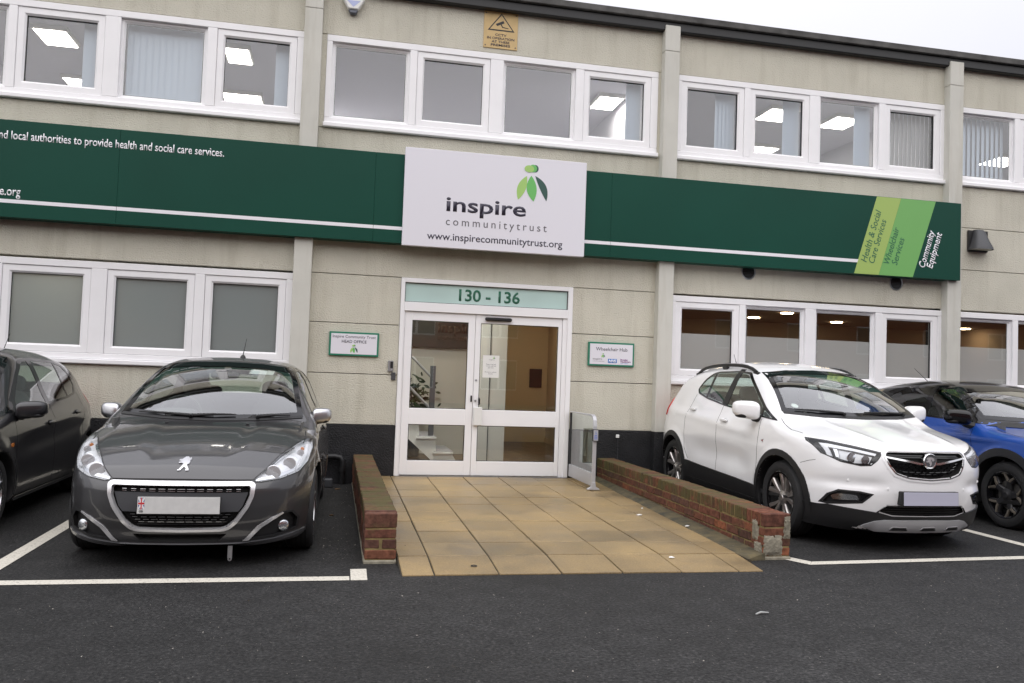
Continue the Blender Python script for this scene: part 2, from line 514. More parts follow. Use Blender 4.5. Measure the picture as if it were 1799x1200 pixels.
def brick_mat(name, moss):
    m = mat(name, (0.2, 0.08, 0.05), 0.85, bump=0.4, bscale=70, bdist=0.006, spec=0.25)
    nt = m.node_tree; b = nt.nodes['Principled BSDF']; L = nt.links
    oi = _n(nt, 'ShaderNodeObjectInfo')
    r = _n(nt, 'ShaderNodeValToRGB'); e = r.color_ramp.elements
    e[0].position = 0.0; e[0].color = (0.075, 0.038, 0.029, 1)
    e[1].position = 1.0; e[1].color = (0.23, 0.082, 0.042, 1)
    for p, c in ((0.3, (0.130, 0.053, 0.036)), (0.6, (0.165, 0.064, 0.039)), (0.85, (0.10, 0.056, 0.044))):
        x = r.color_ramp.elements.new(p); x.color = (*c, 1)
    L.new(oi.outputs['Random'], r.inputs['Fac'])
    geo = _n(nt, 'ShaderNodeNewGeometry')
    n1 = _n(nt, 'ShaderNodeTexNoise'); n1.inputs['Scale'].default_value = 26; n1.inputs['Detail'].default_value = 4
    L.new(geo.outputs['Position'], n1.inputs['Vector'])
    m1 = _n(nt, 'ShaderNodeMapRange'); m1.inputs['From Min'].default_value = 0.3; m1.inputs['From Max'].default_value = 0.7
    m1.inputs['To Min'].default_value = 0.55; m1.inputs['To Max'].default_value = 1.35
    L.new(n1.outputs['Fac'], m1.inputs['Value'])
    mu = _n(nt, 'ShaderNodeMixRGB'); mu.blend_type = 'MULTIPLY'; mu.inputs[0].default_value = 1
    L.new(r.outputs['Color'], mu.inputs[1]); L.new(m1.outputs['Result'], mu.inputs[2])
    last = mu.outputs['Color']
    # algae / moss patches
    n2 = _n(nt, 'ShaderNodeTexNoise'); n2.inputs['Scale'].default_value = 4.5; n2.inputs['Detail'].default_value = 8; n2.inputs['Roughness'].default_value = 0.7
    L.new(geo.outputs['Position'], n2.inputs['Vector'])
    m2 = _n(nt, 'ShaderNodeMapRange'); m2.inputs['From Min'].default_value = 0.62-moss; m2.inputs['From Max'].default_value = 0.78-moss
    m2.inputs['To Max'].default_value = 0.9
    L.new(n2.outputs['Fac'], m2.inputs['Value'])
    mg = _n(nt, 'ShaderNodeMixRGB'); mg.inputs[2].default_value = (0.088, 0.080, 0.033, 1)
    L.new(m2.outputs['Result'], mg.inputs[0]); L.new(last, mg.inputs[1])
    L.new(mg.outputs['Color'], b.inputs['Base Color'])
    return m
M['brick'] = brick_mat('red_brick', 0.07)
M['coping'] = brick_mat('mossy_brick', 0.24)
M['mortar'] = mat('sand_mortar', (0.23, 0.175, 0.075), 0.95, var=0.3, vscale=12, bump=0.4, bscale=60)
M['haunch'] = mat('dirty_mortar', (0.13, 0.105, 0.055), 0.95, var=0.4, vscale=9, bump=0.6, bscale=40, col2=(0.045, 0.042, 0.03))
M['cement'] = mat('grey_cement_patch', (0.24, 0.22, 0.17), 0.95, var=0.25, vscale=18, bump=0.6, bscale=40)

def paint_line_mat():
    m = mat('road_marking_paint', (0.60, 0.565, 0.49), 0.75, bump=0.5, bscale=130, bdist=0.004)
    nt = m.node_tree; b = nt.nodes['Principled BSDF']; L = nt.links
    geo = _n(nt, 'ShaderNodeNewGeometry')
    n1 = _n(nt, 'ShaderNodeTexNoise'); n1.inputs['Scale'].default_value = 60; n1.inputs['Detail'].default_value = 5; n1.inputs['Roughness'].default_value = 0.7
    L.new(geo.outputs['Position'], n1.inputs['Vector'])
    r = _n(nt, 'ShaderNodeValToRGB'); e = r.color_ramp.elements
    e[0].position = 0.33; e[0].color = (0.10, 0.095, 0.085, 1)
    e[1].position = 0.42; e[1].color = (0.56, 0.53, 0.46, 1)
    x = e.new(0.75); x.color = (0.68, 0.64, 0.56, 1)
    L.new(n1.outputs['Fac'], r.inputs['Fac']); L.new(r.outputs['Color'], b.inputs['Base Color'])
    return m
M['line'] = paint_line_mat()

def frosted_mat(name, base, trans):
    m = bpy.data.materials.new(name); m.use_nodes = True
    nt = m.node_tree; nt.nodes.clear(); L = nt.links
    out = _n(nt, 'ShaderNodeOutputMaterial'); d = _n(nt, 'ShaderNodeBsdfDiffuse'); t = _n(nt, 'ShaderNodeBsdfTranslucent')
    g = _n(nt, 'ShaderNodeBsdfGlossy'); g.inputs['Roughness'].default_value = 0.06
    d.inputs['Color'].default_value = (*base, 1); t.inputs['Color'].default_value = (*trans, 1)
    a = _n(nt, 'ShaderNodeMixShader'); a.inputs[0].default_value = 0.5
    f = _n(nt, 'ShaderNodeFresnel'); f.inputs['IOR'].default_value = 1.5
    c = _n(nt, 'ShaderNodeMixShader')
    L.new(d.outputs[0], a.inputs[1]); L.new(t.outputs[0], a.inputs[2])
    L.new(f.outputs[0], c.inputs[0]); L.new(a.outputs[0], c.inputs[1]); L.new(g.outputs[0], c.inputs[2])
    L.new(c.outputs[0], out.inputs['Surface'])
    return m
M['frosted'] = frosted_mat('frosted_glass', (0.42, 0.47, 0.465), (0.62, 0.68, 0.66))

def film_mat():
    m = bpy.data.materials.new('frosted_film'); m.use_nodes = True
    nt = m.node_tree; nt.nodes.clear(); L = nt.links
    out = _n(nt, 'ShaderNodeOutputMaterial'); d = _n(nt, 'ShaderNodeBsdfDiffuse'); t = _n(nt, 'ShaderNodeBsdfTransparent')
    d.inputs['Color'].default_value = (0.66, 0.64, 0.62, 1)
    a = _n(nt, 'ShaderNodeMixShader'); a.inputs[0].default_value = 0.72
    L.new(t.outputs[0], a.inputs[1]); L.new(d.outputs[0], a.inputs[2]); L.new(a.outputs[0], out.inputs['Surface'])
    return m
M['film'] = film_mat()

# ================================================================ ground
def build_ground():
    mb = MB()
    mb.quadmesh([(-150, -160, 0), (150, -160, 0), (150, 60, 0), (-150, 60, 0)], [(0, 1, 2, 3)])
    setp(mb.build('car_park_ground', M['asphalt']), kind='structure')
    z = 0.004
    def strip(pts, name='painted_line'):
        m = MB(); m.quadmesh([(p[0], p[1], z) for p in pts], [tuple(range(len(pts)))])
        return setp(m.build(name, M['line']), kind='structure')
    strip([(-9, -4.90), (0.428, -4.895), (0.428, -4.785), (-9, -4.775)])
    strip([(0.436, -4.898), (0.544, -4.898), (0.548, -4.575), (0.438, -4.58)])
    strip([(-1.905, -4.774), (-1.795, -4.774), (-1.84, 0.0), (-1.95, 0.0)])
    strip([(3.945, -4.605), (9.5, -4.28), (9.5, -4.17), (4.02, -4.50)])
    strip([(3.83, -4.40), (3.93, -4.34), (4.018, -4.498), (3.943, -4.607)])
    strip([(6.47, -4.33), (6.58, -4.33), (6.60, 0.0), (6.49, 0.0)])
build_ground()

def build_paving():
    """ramped paving: a mortar bed carrying 450 mm slabs"""
    z0, z1 = 0.036, 0.098
    yf = -4.80
    zz = lambda y: 0.010+(y-yf)/0.4535*0.032 if y < yf+0.4535 else 0.042+(z1-0.042)*(y-yf-0.4535)/(0-yf-0.4535)
    x0, x1 = 0.775, 3.566
    bed = MB()
    b = 0.009
    bed.prismx([(yf+0.01, -0.01), (0.0, -0.01), (0.0, zz(0)-b), (yf+0.4535, zz(yf+0.4535)-b), (yf+0.01, zz(yf)-b)], x0, x1-0.115)
    bed.prismz([(x1-0.1149, -4.6), (x1-0.1149, -0.001), (x1-.002, -0.001)], 0.0, 0.04)
    root = setp(bed.build('paving', mat('paving_joint', (0.055, 0.045, 0.03), 0.9)), kind='structure')
    pitch = 0.4535
    ys = [yf + i*pitch for i in range(11)] + [-0.002]
    xs = [x0+0.002, 1.0, 1.45, 1.9, 2.35, 2.8, 3.25, x1-0.003]
    g = 0.0055
    rng = random.Random(3)
    for i in range(len(ys)-1):
        for j in range(len(xs)-1):
            xa, xb, ya, yb = xs[j]+g, xs[j+1]-g, ys[i]+g, ys[i+1]-g
            taper = lambda y: xb-0.115*max(0.0, (-y)/4.8) if j == len(xs)-2 else xb
            xp, xq = taper(ya), taper(yb)
            if yb-ya < 0.03: continue
            dz = rng.uniform(-0.003, 0.003)
            m = MB()
            m.quadmesh([(xa, ya, zz(ya)-0.03), (xp, ya, zz(ya)-0.03), (xq, yb, zz(yb)-0.03), (xa, yb, zz(yb)-0.03),
                        (xa, ya, zz(ya)+dz), (xp, ya, zz(ya)+dz), (xq, yb, zz(yb)+dz), (xa, yb, zz(yb)+dz)],
                       [(0,3,2,1),(4,5,6,7),(0,1,5,4),(1,2,6,5),(2,3,7,6),(3,0,4,7)])
            m.build('slab', M['slab'], root, bevel=0.003)
    # mortar haunch along the foot of the right-hand wall
    h = MB()
    h.quadmesh([(3.452, -4.45, 0.0), (3.664, -4.42, 0.0), (3.664, -0.02, 0.0), (3.565, -0.02, 0.0), (3.462, -4.40, 0.034), (3.664, -4.41, 0.052), (3.664, -0.02, 0.13), (3.565, -0.02, 0.092)],
               [(0, 3, 2, 1), (4, 5, 6, 7), (0, 1, 5, 4), (1, 2, 6, 5), (2, 3, 7, 6), (3, 0, 4, 7)])
    h.build('mortar_haunch', M['haunch'], root)
build_paving()

# ================================================================ brick walls
def brick_wall(x0, label, damaged):
    L0, top, th = 4.40, 0.36, 0.228
    root = empty('brick_wall', (x0, -L0, 0), label, 'wall')
    core = MB()
    core.box(0.007, th-0.007, 0.006, L0-0.01, 0.0, 0.247)
    core.box(0.005, th-0.005, 0.006, L0-0.01, 0.247, top-0.007)
    core.build('mortar_core', M['mortar'], root)
    foot = MB(); foot.box(-0.004, th+0.006, -0.010, L0-0.02, -0.02, 0.024)
    foot.build('footing', M['cement'], root, bevel=0.008)
    def meshbox(sx, sy, sz, m, nm, seed):
        mb = MB(); mb.box(-sx/2, sx/2, -sy/2, sy/2, -sz/2, sz/2)
        o = mb.build(nm, m, None, bevel=0.006)
        me = o.data
        r = random.Random(seed)
        for v in me.vertices:
            v.co += Vector((r.uniform(-1, 1), r.uniform(-1, 1), r.uniform(-1, 1)))*0.0022
        bpy.data.objects.remove(o)
        return me
    st = [meshbox(0.104, 0.215, 0.065, M['brick'], 'brick', k) for k in range(3)]
    hd = [meshbox(0.222, 0.1025, 0.065, M['brick'], 'brick', k+10) for k in range(3)]
    ha = [meshbox(0.104, 0.1025, 0.065, M['brick'], 'brick', k+20) for k in range(2)]
    cp = [meshbox(0.230, 0.064, 0.104, M['coping'], 'brick', k+30) for k in range(4)]
    cend = [meshbox(0.230, 0.064, 0.104, M['brick'], 'brick', 44)]
    rng = random.Random(int(x0*100))
    def put(me, x, y, z):
        o = link('brick', me, root)
        o.location = (x+rng.uniform(-.0025, .0025), y+rng.uniform(-.003, .003), z+rng.uniform(-.002, .002))
        o.rotation_euler = (rng.uniform(-.012, .012), rng.uniform(-.012, .012), rng.uniform(-.012, .012))
        return o
    for c in range(3):
        z = 0.030 + c*0.075 + 0.0325
        y = 0.0
        if c % 2 == 0:
            put(rng.choice(hd), th/2, 0.051, z); y = 0.1125
        while y < L0-0.11:
            if y + 0.215 <= L0-0.01:
                for xx in (0.052, th-0.052): put(rng.choice(st), xx, y+0.1075, z)
                y += 0.225
            else:
                for xx in (0.052, th-0.052): put(rng.choice(ha), xx, y+0.051, z)
                y += 0.1125
    y = 0.0
    k = 0
    while y < L0-0.06:
        put(rng.choice(cend if k < (2 if not damaged else 4) else cp), th/2, y+0.032, top-0.052)
        y += 0.0755; k += 1
    if damaged:
        # broken corner made good with cement
        def patch(poly_y, poly_z, x, nx, seed):
            r = random.Random(seed)
            bm = bmesh.new()
            n = 10
            grid = {}
            for i in range(n+1):
                for j in range(n+1):
                    u, v = i/n, j/n
                    e = max(abs(u-.5), abs(v-.5))*2
                    w = 1 - max(0, e-0.6)/0.4
                    jit = r.uniform(-.006, .006)
                    yy = poly_y[0]+(poly_y[1]-poly_y[0])*u + jit
                    zv = poly_z[0]+(poly_z[1]-poly_z[0])*v + r.uniform(-.005, .005)
                    d = 0.009*w + r.uniform(0, .004)*w - 0.004*(1-w)
                    p = (x+nx*d, yy, zv) if nx else (yy, x-d, zv)
                    grid[i, j] = bm.verts.new(p)
            for i in range(n):
                for j in range(n):
                    if r.random() < 0.06 and (i in (0, n-1) or j in (0, n-1)): continue
                    bm.faces.new((grid[i, j], grid[i+1, j], grid[i+1, j+1], grid[i, j+1]))
            bmesh.ops.recalc_face_normals(bm, faces=bm.faces)
            me = bpy.data.meshes.new('cement_patch'); bm.to_mesh(me); bm.free()
            me.materials.append(M['cement'])
            sol = link('cement_patch', me, root)
            return sol
        patch((0.03, 0.16), (0.03, 0.13), -0.001, -1, 1)
        patch((0.09, 0.19), (0.12, 0.30), -0.001, -1, 2)
        patch((0.00, 0.16), (0.03, 0.19), -0.003, 0, 3)
        patch((0.17, 0.225), (0.16, 0.345), -0.003, 0, 4)
    return root
brick_wall(0.535, 'low mossy red brick wall left of the paved ramp, beside the grey hatchback', False)
brick_wall(3.66, 'low red brick wall with a cement-patched broken corner, beside the white car', True)
# ================================================================ the office building
BLD = empty('office_building', (0.0, 0.0, 0.0),
            'two-storey cream roughcast office block with rows of white framed windows and green sign band', 'building')
def part(mb, name, m, bevel=0.0, parent=None, smooth=False):
    return mb.build(name, m, parent or BLD, bevel=bevel, smooth=smooth)
def sub(mb, name, m, parent, bevel=0.0):
    return mb.build(name, m, parent, bevel=bevel)

XL, XR = -9.3, 13.6
UT, UB, LT, LB, PL = 5.546, 4.378, 2.549, 1.351, 0.72
PILLARS = [(-4.86, -4.64), (-0.275, -0.06), (4.40, 4.61), (8.762, 8.985), (13.38, 13.6)]
BAYS = [(-9.2, -4.86), (-4.62, -0.255), (0.0, 4.362), (4.64, 8.80), (9.05, 13.38)]
WT = 0.28            # wall thickness

def panel(x0, x1, z0, z1, y=0.0):
    g = 0.004
    m = MB(); m.box(x0, x1, y, WT, z0+g, z1-g)
    return part(m, 'wall_panel', M['render'], bevel=0.004)

rows_mid = [LT+0.02, 3.16, 3.775, UB]
for bi, (a, b) in enumerate(BAYS):
    xa, xb = a-0.06, b+0.06
    panel(xa, xb, UT, 6.11)
    for k in range(3): panel(xa, xb, rows_mid[k], rows_mid[k+1])
    if bi == 2:
        for (p, q) in ((xa, 1.034), (3.262, xb)):
            for z0, z1 in ((PL, 1.345), (1.345, 1.967), (1.967, LT+0.02)): panel(p, q, z0, z1)
        m = MB(); m.box(xa, 1.034, -0.018, WT, -0.02, PL); part(m, 'plinth', M['plinth'], 0.004)
        m = MB(); m.box(3.262, xb, -0.018, WT, -0.02, PL); part(m, 'plinth', M['plinth'], 0.004)
    else:
        panel(xa, xb, PL, LB)
        m = MB(); m.box(xa, xb, -0.018, WT, -0.02, PL); part(m, 'plinth', M['plinth'], 0.004)
for a, b in PILLARS:
    m = MB()
    m.box(a, b, -0.13, 0.02, PL, 5.80)
    part(m, 'pillar', M['smooth_wall'], 0.006)
    m = MB(); m.box(a, b, -0.13, 0.02, 5.804, 6.15)
    part(m, 'pillar_cap', M['smooth_wall'], 0.006)
    m = MB(); m.box(a-0.004, b+0.004, -0.136, 0.0, -0.02, PL-0.002)
    part(m, 'plinth', M['plinth'], 0.004)
# narrow strips of wall between pillars and window frames
for a, b in ((-0.075, -0.001), (4.364, 4.42), (4.59, 4.638), (13.292, 13.37), (-0.254, -0.24), (-4.66, -4.622)):
    for z0, z1 in ((UB, UT), (LB, LT)):
        if -0.1 < a < 4.4 and z0 == LB: continue
        m = MB(); m.box(a, b, 0.0, WT, z0+.004, z1-.004); part(m, 'wall_panel', M['render'])
# backing shell behind the panels (closes the grooves), slabs, roof
m = MB()
for a, b in BAYS:
    m.box(a-0.1, b+0.1, 0.06, WT-0.02, UT+0.01, 6.10)
    m.box(a-0.1, b+0.1, 0.06, WT-0.02, LT+0.03, UB-0.01)
    if a != 0.0:
        m.box(a-0.1, b+0.1, 0.06, WT-0.02, 0.0, LB-0.01)
m.box(-0.1, 1.03, 0.06, WT-0.02, 0.0, LT+0.03); m.box(3.266, 4.46, 0.06, WT-0.02, 0.0, LT+0.03)
for a, b in PILLARS: m.box(a-0.05, b+0.05, 0.05, WT-0.03, 0.0, 6.10)
part(m, 'structural_wall', M['plinth'])
m = MB(); m.box(XL, XR, -0.105, -0.004, 6.085, 6.205); part(m, 'gutter', M['fascia'], 0.012)
m = MB(); m.box(XL, XR, -0.155, 8.0, 6.21, 6.295); part(m, 'roof', M['felt'], 0.006)
m = MB(); m.box(XL, XR, -0.006, 0.06, 6.10, 6.21); part(m, 'fascia_board', M['fascia'])
m = MB(); m.box(XL, XR, 5.9, 6.1, 0.0, 6.2); m.box(XL-0.2, XL, 0.0, 6.1, 0, 6.2); m.box(XR, XR+0.2, 0, 6.1, 0, 6.2)
part(m, 'outer_wall', M['render'])

# ---------------------------------------------------------------- rooms seen through the glass
def room(x0, x1, z0, z1, mw, mc, mf, y1=5.85):
    m = MB(); m.box(x0, x1, WT, y1, z1, z1+0.05); part(m, 'ceiling', mc)
    m = MB(); m.box(x0, x1, WT, y1, z0-0.05, z0); part(m, 'room_floor', mf)
    m = MB(); m.box(x0-0.06, x0, WT, y1, z0, z1); m.box(x1, x1+0.06, WT, y1, z0, z1); m.box(x0, x1, y1-0.05, y1, z0, z1)
    part(m, 'room_wall', mw)
for a, b in BAYS:
    room(a-0.06, b+0.06, 3.25, 5.66, M['room'], M['ceiling'], M['carpet'])
def ceiling_light(x, y, z, w, d, mt=None):
    fr = MB(); fr.box(x-w/2, x+w/2, y-d/2, y+d/2, z-0.06, z); f = part(fr, 'ceiling_light', M['white_plain'], 0.004)
    df = MB(); df.box(x-w/2+0.03, x+w/2-0.03, y-d/2+0.03, y+d/2-0.03, z-0.066, z-0.0605)
    sub(df, 'diffuser', mt or M['lamp_panel'], f)
for x, y, w in ((-3.50, 1.33, .44), (-3.68, 3.25, .5), (-1.20, 1.28, .36), (-1.34, 3.22, .62), (6.85, 1.33, .5), (7.55, 3.28, .62),
                (7.98, 1.38, .5), (4.15, 1.6, .4), (0.3, 4.1, .7), (2.2, 5.0, .6), (-7.5, 1.5, .6), (-6, 3.5, .6), (10.6, 2.5, .6), (12, 2.5, .6)):  # deepest panel of the middle bay: unseen, added to brighten that room
    ceiling_light(x, y, 5.66, w, 0.6, M['lamp_panel_bright'] if -0.1 < x < 4.4 else None)
# ground floor rooms
room(-9.2, -0.3, 0.1, 2.72, M['room'], M['ceiling'], M['carpet'])
ceiling_light(-2.95, 0.62, 2.72, 0.5, 0.25, M['lobby_panel'])
ceiling_light(-5.6, 2.6, 2.72, 0.6, 0.6, M['lobby_panel'])
room(4.70, 13.5, 0.1, 2.72, M['brown_room'], M['brown_ceiling'], M['carpet'])
for x, y in ((6.37, 3.3), (8.31, 4.7), (8.28, 3.4), (10.16, 4.75), (8.26, 2.13), (11.6, 3.2), (13.1, 4.7), (5.4, 4.6)):
    ds = MB(); ds.lathe([(0.0, 0.0), (0.11, 0.0), (0.11, 0.012), (0.0, 0.012)], (x, y, 2.706), 'z', 20)
    part(ds, 'downlight', M['down_light'])

# ---------------------------------------------------------------- windows
def vblind(parent, x0, x1, z0, z1, m, n, y=0.17, ang=0.40):
    w = 0.089
    for i in range(n):
        xc = x0 + (x1-x0)*(i+0.5)/n
        t = ang
        dx, dy = math.cos(t)*w/2, math.sin(t)*w/2
        mb = MB()
        mb.quadmesh([(xc-dx, y-dy, z0), (xc+dx, y+dy, z0), (xc+dx, y+dy, z1), (xc-dx, y-dy, z1),
                     (xc-dx+.001, y-dy+.002, z0), (xc+dx+.001, y+dy+.002, z0), (xc+dx+.001, y+dy+.002, z1), (xc-dx+.001, y-dy+.002, z1)],
                    [(0,1,2,3),(7,6,5,4),(0,4,5,1),(1,5,6,2),(2,6,7,3),(3,7,4,0)])
        sub(mb, 'blind_slat', m, parent)
CELLS = [(0.07, 1.03), (1.125, 2.065), (2.24, 3.21), (3.325, 4.262)]
def window(x0, x1, z0, z1, types, pane_mats=None, film=None, blinds=()):
    s = (x1-x0)/4.362
    F = MB()
    oz0, oz1 = z0+0.125, z1-0.085
    ya, yb = -0.012, 0.085
    F.box(x0, x1, ya, yb, oz1, z1-0.004)                       # head
    F.box(x0, x1, ya, yb, z0+0.06, oz0)                        # bottom rail
    xs = [x0] + [x0+v*s for c in CELLS for v in c] + [x1]
    for k in range(0, len(xs), 2): F.box(xs[k], xs[k+1], ya, yb, oz0, oz1)
    win = part(F, 'window', M['upvc'], 0.006)
    sl = MB(); sl.box(x0-0.01, x1+0.01, -0.055, yb-0.002, z0, z0+0.058)
    sub(sl, 'sill', M['upvc'], win, 0.01)
    for i, t in enumerate(types):
        a, b = x0+CELLS[i][0]*s, x0+CELLS[i][1]*s
        w = 0.088 if t == 'C' else 0.046
        y0 = 0.002 if t == 'C' else 0.032
        sh = MB()
        g = 0.004 if t == 'C' else 0.0
        aa, bb, c, d = a+g, b-g, oz0+g, oz1-g
        # mitred sash frame with a sloping inner bead
        prof = [(0.0, y0), (w-0.022, y0), (w, y0+0.02), (w, 0.068), (0.0, 0.068)]
        cor = [(aa, c, 1, 1), (bb, c, -1, 1), (bb, d, -1, -1), (aa, d, 1, -1)]
        vs = [(px+sx*o, py, pz+sz*o) for (px, pz, sx, sz) in cor for (o, py) in prof]
        n = len(prof)
        fs = [(k*n+j, k*n+(j+1) % n, ((k+1) % 4)*n+(j+1) % n, ((k+1) % 4)*n+j) for k in range(4) for j in range(n)]
        sh.quadmesh(vs, fs)
        sub(sh, 'sash', M['upvc'], win)
        gk = MB()
        for (p, q, r, u) in ((a+w-.001, b-w+.001, oz0+w-.001, oz0+w+.006), (a+w-.001, b-w+.001, oz1-w-.006, oz1-w+.001), (a+w-.001, a+w+.006, oz0+w+.006, oz1-w-.006), (b-w-.006, b-w+.001, oz0+w+.006, oz1-w-.006)):
            gk.box(p, q, y0+0.024, 0.06, r, u)
        sub(gk, 'gasket', M['gasket'], win)
        pm = (pane_mats[i] if pane_mats else None) or M['glass']
        pn = MB(); pn.quadmesh([(a+w-.002, .05, oz0+w-.002), (b-w+.002, .05, oz0+w-.002), (b-w+.002, .05, oz1-w+.002), (a+w-.002, .05, oz1-w+.002)], [(0, 1, 2, 3)])
        sub(pn, 'pane', pm, win)
        if film:
            fm = MB(); fm.quadmesh([(a+w, .056, oz0+w), (b-w, .056, oz0+w), (b-w, .056, film), (a+w, .056, film)], [(0, 1, 2, 3)])
            sub(fm, 'privacy_film', M['film'], win)
    for (i, fx0, fx1, mm, n) in blinds:
        a, b = x0+CELLS[i][0]*s, x0+CELLS[i][1]*s
        vblind(win, a+(b-a)*fx0, a+(b-a)*fx1, z0+0.1, z1-0.1, mm, n)
    return win
B1, B2 = M['blind'], M['blind_grey']
window(-9.2, -4.87, UB, UT, 'FCFC')
window(-4.62, -0.255, UB, UT, 'FCFC', blinds=[(1, .74, .93, B1, 5), (2, .05, .97, B1, 12), (3, .74, .95, B1, 4)])
window(0.0, 4.362, UB, UT, 'FCFC', blinds=[(3, .70, .90, B1, 4)])
window(4.64, 8.80, UB, UT, 'CCFC', blinds=[(0, .62, .93, B1, 5), (1, .66, .93, B1, 5), (2, .70, .97, B1, 5), (3, .07, .93, B2, 11)])
window(8.93, 13.29, UB, UT, 'FCFC', blinds=[(0, .05, .97, B1, 11), (1, .05, .97, B1, 11)])
fz = M['frosted']
window(-9.2, -4.87, LB, LT, 'CCCC', [fz]*4)
window(-4.62, -0.255, LB, LT, 'CCCC', [fz]*4)
sg = M['shop_glass']
window(4.64, 8.80, LB, LT, 'CFFC', [sg]*4, film=2.045)
window(8.93, 13.29, LB, LT, 'FFFC', [sg]*4, film=2.045)

# ---------------------------------------------------------------- entrance door set
def door_set():
    F = MB()
    F.box(1.036, 1.086, -0.035, 0.10, 0.10, 2.568); F.box(3.20, 3.262, -0.035, 0.10, 0.10, 2.568)
    F.box(1.086, 3.20, -0.035, 0.10, 2.512, 2.568); F.box(1.086, 3.20, -0.03, 0.10, 2.155, 2.268)
    F.box(3.142, 3.20, -0.012, 0.09, 0.10, 2.155); F.box(1.086, 1.098, -0.02, 0.09, 0.10, 2.155)
    fr = part(F, 'door_frame', M['alu'], 0.004)
    th = MB(); th.box(1.05, 3.25, -0.05, 0.1, 0.07, 0.103); sub(th, 'threshold', M['steel'], fr)
    tp = MB(); tp.box(1.087, 3.199, 0.002, 0.008, 2.269, 2.511)
    sub(tp, 'transom_panel', mat('pale_aqua_glass', (0.50, 0.66, 0.63), 0.12, var=0.06, vscale=1.2), fr)
    gk = MB()
    for p in ((1.086, 3.2, 2.268, 2.276), (1.086, 3.2, 2.504, 2.512), (1.086, 1.094, 2.27, 2.51), (3.19, 3.2, 2.27, 2.51)):
        gk.box(p[0], p[1], -0.004, 0.001, p[2], p[3])
    sub(gk, 'gasket', M['gasket'], fr)
    tx = text('130 - 136', M['green_text'], 2.165, 2.318, width=0.79, height=0.148, y=0.001, bold=0.022, align='c', parent=fr)
    for (x0, x1, gx0, gx1, right) in ((1.101, 1.994, 1.195, 1.907, 0), (2.000, 3.138, 2.068, 3.088, 1)):
        L = MB()
        z0, z1, a0, a1, b0, b1 = 0.112, 2.150, 0.292, 0.741, 0.943, 2.043
        y0, y1 = 0.0, 0.05
        L.box(x0, gx0, y0, y1, z0, z1); L.box(gx1, x1, y0, y1, z0, z1)
        for p, q in ((z0, a0), (a1, b0), (b1, z1)): L.box(gx0, gx1, y0, y1, p, q)
        d = part(L, 'door', M['alu'], 0.004)
        for p, q in ((a0, a1), (b0, b1)):
            pn = MB(); pn.quadmesh([(gx0-.002, .025, p-.002), (gx1+.002, .025, p-.002), (gx1+.002, .025, q+.002), (gx0-.002, .025, q+.002)], [(0, 1, 2, 3)])
            sub(pn, 'pane', M['door_glass'], d)
            gk = MB()
            for r in ((gx0, gx1, p, p+.007), (gx0, gx1, q-.007, q), (gx0, gx0+.007, p+.007, q-.007), (gx1-.007, gx1, p+.007, q-.007)):
                gk.box(r[0], r[1], 0.008, 0.02, r[2], r[3])
            sub(gk, 'gasket', M['gasket'], d)
        if right:
            sn = MB(); sn.box(2.115, 2.462, -0.045, -0.001, 2.078, 2.122); sub(sn, 'door_sensor', M['black'], d, 0.012)
            bxx = MB(); bxx.box(2.008, 2.115, -0.05, -0.001, 0.745, 0.975); sub(bxx, 'lock_cover', M['white_plain'], d, 0.006)
            hh = MB(); hh.tube([(2.075, -0.004, 1.09), (2.075, -0.035, 1.08), (2.075, -0.035, 1.02), (2.075, -0.004, 1.01)], 0.011); sub(hh, 'handle', M['black'], d)
            ky = MB()
            for z in (1.315, 1.055): ky.lathe([(0.0, -0.012), (0.012, -0.012), (0.014, 0.0)], (2.03, -0.001, z), 'y', 14)
            sub(ky, 'keyhole', M['steel'], d)
        else:
            lk = MB(); lk.box(1.965, 1.985, -0.012, -0.001, 1.04, 1.12); sub(lk, 'latch', M['black'], d)
door_set()

